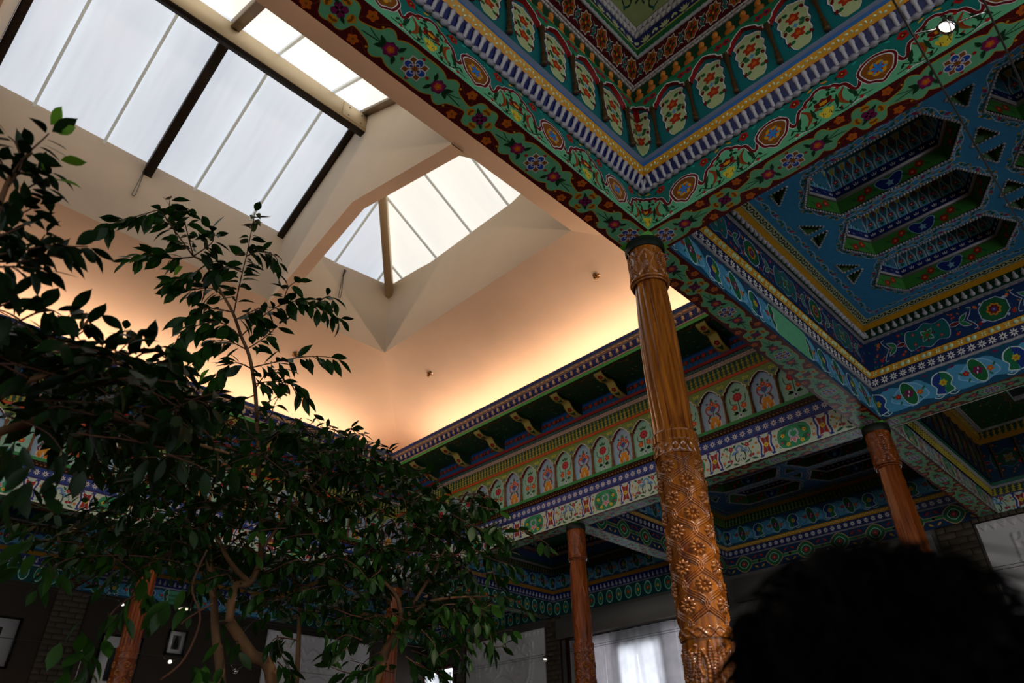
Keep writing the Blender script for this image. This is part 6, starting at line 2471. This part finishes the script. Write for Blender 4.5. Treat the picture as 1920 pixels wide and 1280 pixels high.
class Tree:
    def __init__(s, name, loc, label, grp, mats, size):
        s.t = thing(name, loc, label, 'tree', grp)
        s.leaves, s.size, s.mats, s.wood, s.twigs = [], size, mats, [], []

    def limb(s, pts, r0, r1, n=7, k=5):
        c = cr(pts, k)
        s.wood.append(tube(c, np.linspace(r0, r1, len(c)), n))
        return c

    def twig(s, pts, r=.004, gap=.030, size=None, mat_i=0, spread=.9, droop=.5, start=.1, k=5):
        c = cr(pts, k)
        s.twigs.append(tube(c, np.linspace(r, r*.45, len(c)), 5))
        d = np.concatenate([[0], np.cumsum(np.linalg.norm(np.diff(c, axis=0), axis=1))])
        L = d[-1]
        size = size or s.size
        u = L*start
        i = 0
        while u < L:
            j = min(np.searchsorted(d, u), len(c)-1)
            j = max(j, 1)
            t_ = (u-d[j-1])/(d[j]-d[j-1]+1e-9)
            p = c[j-1]+(c[j]-c[j-1])*t_
            T = (c[j]-c[j-1])/(np.linalg.norm(c[j]-c[j-1])+1e-9)
            s.add(p, T, size*rng.uniform(.75, 1.15), mat_i, spread, droop, i)
            u += gap*rng.uniform(.7, 1.3)
            i += 1
        T = (c[-1]-c[-2])/(np.linalg.norm(c[-1]-c[-2])+1e-9)
        s.add(c[-1], T, size*rng.uniform(.8, 1.1), mat_i, .15, droop, 0)

    def add(s, p, T, size, mi, spread, droop, i):
        a = np.array([rng.gauss(0, 1), rng.gauss(0, 1), rng.gauss(0, .6)])
        a -= T*np.dot(a, T)
        a /= np.linalg.norm(a)+1e-9
        D = T*(1-.45*spread)+a*spread
        D += np.array([0, 0, -droop*rng.uniform(.4, 1.4)])
        D /= np.linalg.norm(D)
        up = np.array([rng.gauss(0, .45), rng.gauss(0, .45), 1.0])
        N_ = up-D*np.dot(up, D)
        N_ /= np.linalg.norm(N_)+1e-9
        W_ = np.cross(N_, D)
        s.leaves.append((np.array(p)+D*.008, D*size, W_*size, N_*size, mi))

    def spray(s, p, T, L, n, mat_i=0, size=None, droop=.5, depth=1):
        """a side shoot with leaves"""
        T = np.array(T, float); T /= np.linalg.norm(T)
        pts = [np.array(p)]
        for k in range(3):
            T = T+np.array([rng.gauss(0, .18), rng.gauss(0, .18), rng.gauss(0, .15)-.08*droop])
            T /= np.linalg.norm(T)
            pts.append(pts[-1]+T*L/3)
        s.twig(pts, .0032, L/n, size, mat_i, .9, droop, .12, 3)

    def finish(s, limit=300):
        if s.wood:
            for i, q in enumerate(s.wood):
                obj('trunk' if i == 0 else 'branch', q, M_BARK, s.t, True)
        if s.twigs:
            obj('twigs', cat_(s.twigs), M_TWIG, s.t, True)['kind'] = 'stuff'
        sc_ = []
        for q in s.leaves:
            x, y, z = PX(q[0]+q[1]*.5)
            vis = z > .1 and -20 < x < 1940 and -20 < y < 1300
            sc_.append((np.linalg.norm(q[1])/max(z, .1) if vis else 0)+(1 if q[4] else 0))
        order = np.argsort(-np.array(sc_))
        big = set(order[:limit].tolist())
        mes = {}
        rest = []
        for i, (o, D, W_, N_, mi) in enumerate(s.leaves):
            v = i % 3
            m = frame(o, D, W_, N_)
            if i in big:
                if (v, mi) not in mes:
                    mes[(v, mi)] = mesh_of('leaf', LEAFP[v], s.mats[mi], True)
                inst('leaf', mes[(v, mi)], m, s.t)
            else:
                rest.append(xf(LEAFP[v], m))
        if rest:
            o = obj('foliage', cat_(rest), s.mats[0], s.t, True)
            o['kind'] = 'stuff'


def PP(l, d):
    """list of photo pixels (optionally with own distance) to points in the room"""
    return [P(q[0], q[1], q[2] if len(q) > 2 else d) for q in l]


# main ficus in the light well
tb = np.array((1.95, 3.35, -ZC))
T1_ = Tree('ficus_tree', tb, 'tall leafy ficus tree in the middle of the light well', 'potted ficus trees', [M_LEAF, M_YOUNG, M_DEAD], .082)
D0 = 3.5
T1_.limb([tb, tb+[.0, .02, .8], *PP([(512, 1290, 3.75), (470, 1225), (430, 1165)], 3.75)], .034, .024, 10)
T1_.limb([tb+[.05, 0, .5], *PP([(700, 1290), (735, 1200), (755, 1170)], 3.7)], .026, .017, 9)
T1_.limb([tb+[-.05, .03, .4], *PP([(415, 1290), (405, 1200), (400, 1120), (388, 1020)], 3.7)], .024, .014, 9)
T1_.limb(PP([(430, 1165), (440, 1100), (470, 1090), (490, 1030), (486, 900), (482, 790)], 3.6), .020, .010, 8)
T1_.limb(PP([(470, 1095), (440, 1065), (418, 1030), (395, 970)], 3.6), .014, .008)
T1_.limb(PP([(755, 1170), (745, 1120), (720, 1090)], 3.65), .014, .007)
T1_.limb(PP([(755, 1165), (800, 1130), (850, 1120), (915, 1118)], 3.6), .010, .004)
T1_.limb(PP([(755, 1170), (785, 1115), (820, 1060), (850, 990)], 3.6), .010, .005)
T1_.limb(PP([(555, 1290), (560, 1200), (560, 1120), (540, 1060)], 3.9), .014, .006)
T1_.limb(PP([(400, 1120), (370, 1060), (330, 1040), (260, 1050)], 3.6), .010, .004)
T1_.limb(PP([(388, 1020), (380, 900), (330, 800), (250, 720)], 3.6), .010, .004)
T1_.limb(PP([(490, 1030), (560, 940), (640, 860), (700, 830)], 3.5), .008, .004)
# leader with its crown of leaves against the skylight
LD = T1_.limb(PP([(482, 790), (478, 730), (468, 670), (452, 630), (436, 585), (410, 540), (385, 495), (362, 480)], 3.45), .010, .0045)
G = .034
tw = [([(362, 480), (340, 450), (315, 415), (300, 395), (275, 400), (235, 412), (207, 425)], 14, .075),
      ([(330, 440), (318, 405), (318, 375)], 5, .07), ([(362, 478), (352, 440), (345, 405), (350, 395)], 6, .07),
      ([(362, 482), (320, 484), (280, 478), (240, 490)], 9, .075), ([(385, 497), (350, 520), (320, 525)], 6, .07),
      ([(362, 480), (385, 465), (400, 450), (395, 430)], 7, .07), ([(438, 590), (450, 530), (462, 480), (472, 430), (478, 398)], 13, .075),
      ([(462, 480), (490, 470), (515, 480), (522, 495)], 7, .07), ([(455, 510), (425, 500), (405, 510)], 6, .075),
      ([(452, 630), (490, 595), (530, 570), (575, 565), (610, 585), (638, 598)], 17, .075), ([(530, 570), (540, 540), (555, 528)], 5, .07),
      ([(590, 570), (615, 555), (625, 562)], 4, .07), ([(436, 585), (400, 578), (370, 580), (345, 600)], 6, .08),
      ([(425, 560), (395, 540), (350, 545), (330, 540)], 8, .08), ([(455, 635), (415, 605), (370, 610), (340, 625), (330, 640)], 8, .08),
      ([(462, 655), (430, 640), (400, 640), (375, 655)], 7, .08), ([(462, 655), (500, 630), (520, 610)], 6, .075),
      ([(468, 690), (510, 680), (560, 670), (600, 668), (632, 672)], 9, .075), ([(475, 720), (510, 715), (545, 720), (572, 738)], 9, .075),
      ([(470, 690), (440, 680), (410, 700), (400, 720)], 8, .08), ([(478, 730), (500, 700), (530, 690)], 6, .075),
      ([(440, 600), (480, 580), (500, 575)], 5, .08), ([(478, 740), (450, 750), (420, 745)], 6, .08)]
for l, n, s in tw:
    pts = PP(l, 3.45+rng.uniform(-.12, .12))
    L = sum(np.linalg.norm(pts[i+1]-pts[i]) for i in range(len(pts)-1))
    T1_.twig(pts, .0035, L/(n*3.1), s*1.2, 0, .85, .8, .12)
for px, py in ((345, 498), (395, 690), (430, 625)):
    T1_.add(P(px, py, 3.42), np.array([0, 0, -1.0]), .085, 1 if px < 400 else 2, .6, .4, 0)
# dense crown below
hull = [(150, 720, 3.3), (210, 760, 3.2), (300, 770, 3.3), (260, 840, 3.4), (330, 850, 3.3), (400, 800, 3.4), (420, 860, 3.3), (480, 850, 3.3), (530, 820, 3.3), (560, 860, 3.4), (600, 840, 3.4), (650, 850, 3.4), (690, 850, 3.4), (700, 880, 3.4), (250, 900, 3.4), (320, 920, 3.3), (390, 930, 3.4), (460, 920, 3.3), (520, 900, 3.4), (590, 910, 3.4), (640, 930, 3.4), (720, 940, 3.4), (770, 920, 3.5), (820, 950, 3.5), (300, 980, 3.4), (360, 990, 3.4), (430, 990, 3.4), (500, 980, 3.4), (560, 990, 3.4), (620, 1000, 3.4), (690, 1000, 3.4), (760, 1000, 3.4), (830, 1000, 3.5), (880, 980, 3.5), (910, 960, 3.5), (860, 1040, 3.5), (900, 1080, 3.5), (800, 1060, 3.5), (740, 1050, 3.4), (660, 1060, 3.4), (590, 1060, 3.4), (520, 1060, 3.5), (450, 1050, 3.4), (340, 1050, 3.5), (280, 1030, 3.4), (210, 960, 3.4), (180, 1010, 3.4), (840, 1110, 3.5), (860, 1170, 3.5), (800, 1150, 3.5), (760, 1220, 3.5), (690, 1130, 3.5), (640, 1150, 3.6), (610, 1110, 3.5), (560, 1130, 3.7), (500, 1120, 3.6), (880, 1140, 3.5), (780, 1110, 3.5), (720, 1180, 3.6), (200, 830, 3.3), (230, 700, 3.3), (300, 700, 3.3), (350, 740, 3.3), (160, 790, 3.3), (110, 1000, 3.5), (240, 1010, 3.4)]
for (hx, hy, d) in hull:
    for k in range(11 if hy < 1080 else 8):
        p = P(hx+rng.uniform(-48, 48), hy+rng.uniform(-42, 42), d+rng.uniform(-.15, .75))
        a = rng.uniform(0, 2*PI)
        T1_.spray(p, (math.cos(a), math.sin(a), rng.uniform(-.5, .35)), rng.uniform(.14, .26), rng.randint(6, 9), 0, rng.uniform(.064, .084), .6)
# drooping outer shoots on the right and low sprays
for l, n in (([(700, 840), (730, 850), (735, 880)], 6), ([(690, 830), (680, 815), (672, 812)], 4), ([(600, 800), (640, 810), (668, 825)], 6), ([(850, 990), (900, 985), (955, 1005)], 8), ([(850, 1000), (905, 1040), (960, 1060)], 7),
             ([(880, 1120), (910, 1160), (925, 1215)], 6), ([(850, 1140), (870, 1200), (880, 1230)], 6), ([(860, 930), (900, 925), (925, 935)], 6), ([(760, 940), (800, 925), (835, 905)], 6), ([(520, 1190), (525, 1220), (545, 1260)], 8), ([(650, 1215), (630, 1225), (615, 1222)], 4),
             ([(760, 1230), (790, 1250), (830, 1265)], 8), ([(700, 1250), (660, 1262), (620, 1250)], 8), ([(560, 1200), (520, 1195), (505, 1210)], 6), ([(820, 1230), (850, 1215), (868, 1240)], 6), ([(740, 1260), (720, 1240), (690, 1262)], 6), ([(520, 1240), (545, 1268), (530, 1285)], 6), ([(790, 1180), (815, 1210), (812, 1240)], 6), ([(680, 1200), (650, 1190), (628, 1200)], 5)):
    T1_.twig(PP(l, 3.5), .0035, .018, .082, 0, .8, .7, .05)
for l in ([(276, 1103), (230, 1130), (205, 1155), (190, 1175)], [(276, 1103), (270, 1120), (262, 1140)], [(388, 1030), (360, 1100), (375, 1160), (345, 1235), (300, 1275)], [(400, 1130), (350, 1160), (340, 1170)]):
    T1_.twigs.append(tube(cr(PP(l, 3.2), 5), .0045, 5))
for c_, n in (((220, 1130), 7), ((150, 1235), 8), ((160, 1265), 8), ((140, 1210), 5), ((290, 1130), 7), ((330, 1115), 6), ((170, 1180), 4), ((365, 1230), 5), ((440, 1210), 6), ((250, 1090), 6), ((100, 1060), 6), ((60, 1040), 5), ((390, 1265), 5)):
    for k in range(n):
        T1_.add(P(c_[0]+rng.uniform(-28, 28), c_[1]+rng.uniform(-25, 25), 3.0+rng.uniform(-.1, .3)), np.array([rng.gauss(0, 1), rng.gauss(0, 1), -.8]), .095, 0, .7, .6, k)
T1_.finish()
pt = thing('planter', tb, 'round clay planter holding the tall ficus', 'planter')
obj('pot', shift(lathe([(.30, 0), (.36, .30), (.42, .42), (.42, .46), (.37, .46), (.35, .40), (0, .40)], 28, '#fff', 'z'), tb), mat('clay', '#8a5034', .8), pt, True)

# nearer tree at the left edge with larger leaves
tb2 = np.array((.15, 2.35, -ZC))
T2_ = Tree('ficus_tree', tb2, 'dark large-leaved ficus entering from the left edge, nearest to the viewer', 'potted ficus trees', [M_LEAFD, M_YOUNG], .098)
T2_.limb([tb2, tb2+[0, .02, 1.0], tb2+[.03, 0, 1.9], *PP([(-60, 830)], 2.35)], .04, .016, 10)
T2_.limb(PP([(-60, 830), (-40, 600), (-20, 450), (20, 330), (60, 285)], 2.35), .014, .004, 7)
T2_.limb(PP([(-60, 830), (60, 790), (150, 770), (250, 790), (330, 820), (430, 850)], 2.5), .014, .004, 7)
T2_.limb(PP([(-60, 780), (40, 720), (140, 690), (240, 680)], 2.4), .012, .004, 7)
tw2 = [([(20, 330), (50, 290), (80, 262), (92, 250)], 9, 0), ([(10, 320), (-5, 290), (-20, 270)], 5, 0), ([(15, 350), (40, 310), (30, 270), (15, 255)], 8, 0), ([(20, 330), (60, 320), (90, 320)], 7, 0),
       ([(-10, 400), (30, 370), (65, 345), (85, 350)], 8, 0), ([(-10, 420), (40, 400), (70, 385)], 8, 0), ([(-20, 450), (30, 430), (50, 420)], 8, 0), ([(-20, 470), (40, 460), (70, 455), (85, 440)], 8, 0),
       ([(-20, 480), (40, 470), (90, 460), (140, 462), (165, 462)], 11, 0), ([(-20, 490), (40, 490), (90, 480), (120, 485)], 8, 0), ([(-30, 500), (10, 500), (50, 500), (85, 505)], 9, 0), ([(-30, 440), (0, 430), (20, 440)], 6, 0),
       ([(0, 620), (60, 590), (90, 580), (115, 590)], 8, 0), ([(60, 640), (110, 620), (130, 590)], 6, 0), ([(100, 650), (150, 625), (165, 610)], 5, 0), ([(200, 680), (250, 660), (255, 640), (235, 620)], 5, 0), ([(240, 680), (280, 655), (310, 650)], 6, 0), ([(250, 690), (300, 680), (335, 690)], 7, 0), ([(-20, 580), (10, 570), (20, 560)], 5, 0)]
for l, n, mi in tw2:
    pts = PP(l, 2.35+rng.uniform(-.1, .12))
    L = sum(np.linalg.norm(pts[i+1]-pts[i]) for i in range(len(pts)-1))
    T2_.twig(pts, .0035, L/(n*1.25), .074 if l[0][1] < 560 else .09, mi, .75, .45, .05)
for px, py, a in ((95, 247, (.5, -.5, .1)), (108, 300, (.6, -.5, 0)), (75, 322, (.1, .1, .8)), (95, 337, (.6, -.6, 0)), (92, 238, (.1, -.1, .8))):
    T2_.add(P(px, py, 2.3), np.array(a), .075, 1, .05, .05, 0)
hull2 = [(20, 610), (70, 620), (120, 640), (60, 680), (120, 700), (180, 690), (230, 700), (20, 700), (40, 760), (100, 760), (160, 750), (220, 750), (280, 740), (310, 770), (250, 800), (190, 800), (340, 830), (130, 810), (60, 640), (150, 660), (280, 720), (330, 750), (380, 790)]
for hx, hy in hull2:
    for k in range(4 if hy > 650 else 2):
        p = P(hx+rng.uniform(-40, 40), hy+rng.uniform(-30, 30) if hy > 650 else hy+rng.uniform(0, 25), 2.3+rng.uniform(-.1, .5))
        a = rng.uniform(0, 2*PI)
        T2_.spray(p, (math.cos(a), math.sin(a), rng.uniform(-.3, .4)), rng.uniform(.15, .26), rng.randint(5, 7), 0, rng.uniform(.078, .098), .5)
for c_, n in (((20, 850), 3), ((40, 900), 4), ((10, 960), 4), ((90, 920), 1), ((140, 880), 2), ((115, 890), 1), ((10, 820), 3), ((80, 860), 2)):
    for k in range(n):
        T2_.add(P(c_[0]+rng.uniform(-22, 22), c_[1]+rng.uniform(-25, 25), 2.15+rng.uniform(-.1, .2)), np.array([rng.gauss(0, .6), rng.gauss(0, .6), -1.0]), .085, 0, .5, .6, k)
T2_.finish()
pt = thing('planter', tb2, 'round clay planter holding the nearer ficus', 'planter')
obj('pot', shift(lathe([(.30, 0), (.36, .30), (.42, .42), (.42, .46), (.37, .46), (.35, .40), (0, .40)], 28, '#fff', 'z'), tb2), bpy.data.materials['clay'], pt, True)

# ------------------------------------------------------------------ person seated in front of the viewer (seen from behind)
hc = np.array((.578, .196, .004))           # centre of the head
fw_ = np.array((.95, .30, 0)); fw_ /= np.linalg.norm(fw_)
rt_ = np.array((fw_[1], -fw_[0], 0))
person = thing('person', (hc[0], hc[1], -ZC+.0), 'person with thick dark hair seen from behind, silhouetted at the lower right', 'person')


def rel(f, r, u):
    return hc+fw_*f+rt_*r+np.array([0, 0, u])


def skinned(name, verts, edges, m, parent, sub=2):
    me = bpy.data.meshes.new(name)
    b0 = OFF[parent.name]
    me.from_pydata([tuple(np.array(v[0])-b0) for v in verts], edges, [])
    o = bpy.data.objects.new(name, me)
    COL.objects.link(o)
    sk = o.modifiers.new('skin', 'SKIN')
    sk.use_smooth_shade = True
    for i, v in enumerate(verts):
        r = v[1] if isinstance(v[1], tuple) else (v[1], v[1])
        me.skin_vertices[0].data[i].radius = r
        me.skin_vertices[0].data[i].use_root = (i == 0)
    ss = o.modifiers.new('sub', 'SUBSURF')
    ss.levels = ss.render_levels = sub
    dg = bpy.context.evaluated_depsgraph_get()
    me2 = bpy.data.meshes.new_from_object(o.evaluated_get(dg))
    bpy.data.objects.remove(o)
    me2.materials.clear()
    me2.materials.append(m)
    o = bpy.data.objects.new(name, me2)
    COL.objects.link(o)
    o.parent = parent
    OFF[o.name] = OFF[parent.name]
    return o


# body: pelvis, spine, neck, head; arms on the thighs; legs bent at the seat
S = rel
bv = [(S(-.02, 0, -.78), (.15, .12)), (S(-.03, 0, -.58), (.14, .11)), (S(-.04, 0, -.38), (.16, .115)), (S(-.03, 0, -.24), (.11, .09)), (S(-.015, 0, -.14), (.058, .058)), (S(.0, 0, -.06), (.075, .082)), (S(.01, 0, .03), (.082, .095)), (S(.0, 0, .095), (.06, .07)),
      (S(-.03, .17, -.26), (.062, .062)), (S(.02, .22, -.48), (.045, .045)), (S(.22, .17, -.62), (.034, .034)), (S(.30, .14, -.64), (.030, .022)),
      (S(-.03, -.17, -.26), (.062, .062)), (S(.02, -.22, -.48), (.045, .045)), (S(.22, -.17, -.62), (.034, .034)), (S(.30, -.14, -.64), (.030, .022)),
      (S(.05, .10, -.80), (.095, .085)), (S(.42, .12, -.76), (.062, .062)), (S(.42, .13, -1.10), (.042, .045)), (S(.42, .13, -1.17), (.035, .03)), (S(.54, .14, -1.19), (.032, .022)),
      (S(.05, -.10, -.80), (.095, .085)), (S(.42, -.12, -.76), (.062, .062)), (S(.42, -.13, -1.10), (.042, .045)), (S(.42, -.13, -1.17), (.035, .03)), (S(.54, -.14, -1.19), (.032, .022))]
be = [(0, 1), (1, 2), (2, 3), (3, 4), (4, 5), (5, 6), (6, 7), (3, 8), (8, 9), (9, 10), (10, 11), (3, 12), (12, 13), (13, 14), (14, 15), (0, 16), (16, 17), (17, 18), (18, 19), (19, 20), (0, 21), (21, 22), (22, 23), (23, 24), (24, 25)]
skinned('body', bv, be, M_SKIN, person)


def ellipsoid(c, r, n=24, m=16, fx=None):
    V, F = [], []
    for j in range(m+1):
        ph = PI*j/m
        for i in range(n):
            a = 2*PI*i/n
            v = np.array((math.sin(ph)*math.cos(a), math.sin(ph)*math.sin(a), math.cos(ph)))
            q = v*np.array(r)
            if fx:
                q = fx(v, q)
            V.append(np.array(c)+fw_*q[0]+rt_*q[1]+np.array([0, 0, q[2]]))
    F = [(j*n+i, j*n+(i+1) % n, (j+1)*n+(i+1) % n, (j+1)*n+i) for j in range(m) for i in range(n)]
    return pk(V, F)


# face details on the far side of the head
for s in (-1, 1):
    obj('ear', ellipsoid(S(.0, s*.090, .0), (.028, .012, .034), 12, 8), M_SKIN, person, True)
    obj('eye', ellipsoid(S(.088, s*.033, .02), (.010, .015, .010), 12, 8), M_GYPS, person, True)
obj('nose', ellipsoid(S(.108, 0, -.015), (.022, .015, .028), 12, 8), M_SKIN, person, True)
obj('mouth', ellipsoid(S(.097, 0, -.058), (.008, .026, .008), 12, 6), mat('lips', '#8a4a44', .5), person, True)


def hairshape(v, q):
    w_ = 1+.05*math.sin(v[1]*9+v[2]*4)+.04*math.sin(v[0]*11-v[2]*7)
    q = q*w_
    if v[0] > .45 and v[2] < .35:
        q[0] *= .55
    return q


hair = obj('hair', ellipsoid(S(-.012, 0, .035), (.112, .098, .118), 40, 28, hairshape), M_HAIR, person, True)
st_ = []
for i in range(2600):
    v = np.array([rng.gauss(0, 1), rng.gauss(0, 1), rng.gauss(0, 1)])
    v /= np.linalg.norm(v)
    if v[2] < -.75 or (v[0] > .5 and v[2] < .3):
        continue
    q = v*np.array((.111, .097, .116))
    p0 = S(-.012, 0, .035)+fw_*q[0]+rt_*q[1]+np.array([0, 0, q[2]])
    n_ = fw_*v[0]+rt_*v[1]+np.array([0, 0, v[2]])
    g_ = np.array([0, 0, -1.0])+fw_*rng.gauss(-.1, .4)+rt_*rng.gauss(0, .4)
    g_ -= n_*np.dot(g_, n_)*.8
    L = rng.uniform(.02, .05)
    p1 = p0+n_*L*.35+g_*L*.5
    p2 = p1+g_*L*.6+n_*L*rng.uniform(-.1, .15)
    st_.append(tube([p0-n_*.004, p1, p2], [.0016, .0013, .0005], 3, '#fff', False))
o = obj('hair_strands', cat_(st_), M_HAIR, hair, True)
o['kind'] = 'stuff'
sv = [(S(-.02, 0, -.80), (.165, .135)), (S(-.03, 0, -.58), (.155, .125)), (S(-.04, 0, -.38), (.178, .130)), (S(-.03, 0, -.25), (.125, .105)), (S(-.02, 0, -.165), (.068, .068)),
      (S(-.03, .17, -.26), (.076, .076)), (S(.02, .22, -.48), (.058, .058)), (S(.20, .175, -.61), (.046, .046)), (S(-.03, -.17, -.26), (.076, .076)), (S(.02, -.22, -.48), (.058, .058)), (S(.20, -.175, -.61), (.046, .046))]
skinned('jacket', sv, [(0, 1), (1, 2), (2, 3), (3, 4), (3, 5), (5, 6), (6, 7), (3, 8), (8, 9), (9, 10)], M_SHIRT, person)
tv = [(S(-.02, 0, -.82), (.16, .13)), (S(.05, .10, -.81), (.105, .095)), (S(.42, .12, -.76), (.072, .072)), (S(.42, .13, -1.08), (.054, .056)), (S(.05, -.10, -.81), (.105, .095)), (S(.42, -.12, -.76), (.072, .072)), (S(.42, -.13, -1.08), (.054, .056))]
skinned('trousers', tv, [(0, 1), (1, 2), (2, 3), (0, 4), (4, 5), (5, 6)], M_SHIRT, person)

chc = S(.08, 0, 0)
ch = thing('dining_chair', (chc[0], chc[1], -ZC), 'plain wooden chair under the seated person', 'chair')
sz = hc[2]-.93


def chair_box(f0, f1, r0, r1, z0, z1):
    V = [S(f, r, 0)*[1, 1, 0]+[0, 0, z] for z in (z0, z1) for r in (r0, r1) for f in (f0, f1)]
    return pk(V, [(0, 2, 3, 1), (4, 5, 7, 6), (0, 1, 5, 4), (2, 6, 7, 3), (0, 4, 6, 2), (1, 3, 7, 5)])


obj('seat', chair_box(-.18, .26, -.22, .22, sz-.04, sz), M_FRAMEWOOD, ch)
for f0, r0 in ((-.17, -.21), (-.17, .17), (.21, -.21), (.21, .17)):
    obj('leg', chair_box(f0, f0+.04, r0, r0+.04, -ZC, sz-.04), M_FRAMEWOOD, ch)
for r0 in (-.21, .17):
    obj('back_post', chair_box(-.22, -.19, r0, r0+.04, sz-.04, sz+.42), M_FRAMEWOOD, ch)
obj('back_rail', chair_box(-.22, -.19, -.21, .21, sz+.34, sz+.44), M_FRAMEWOOD, ch)
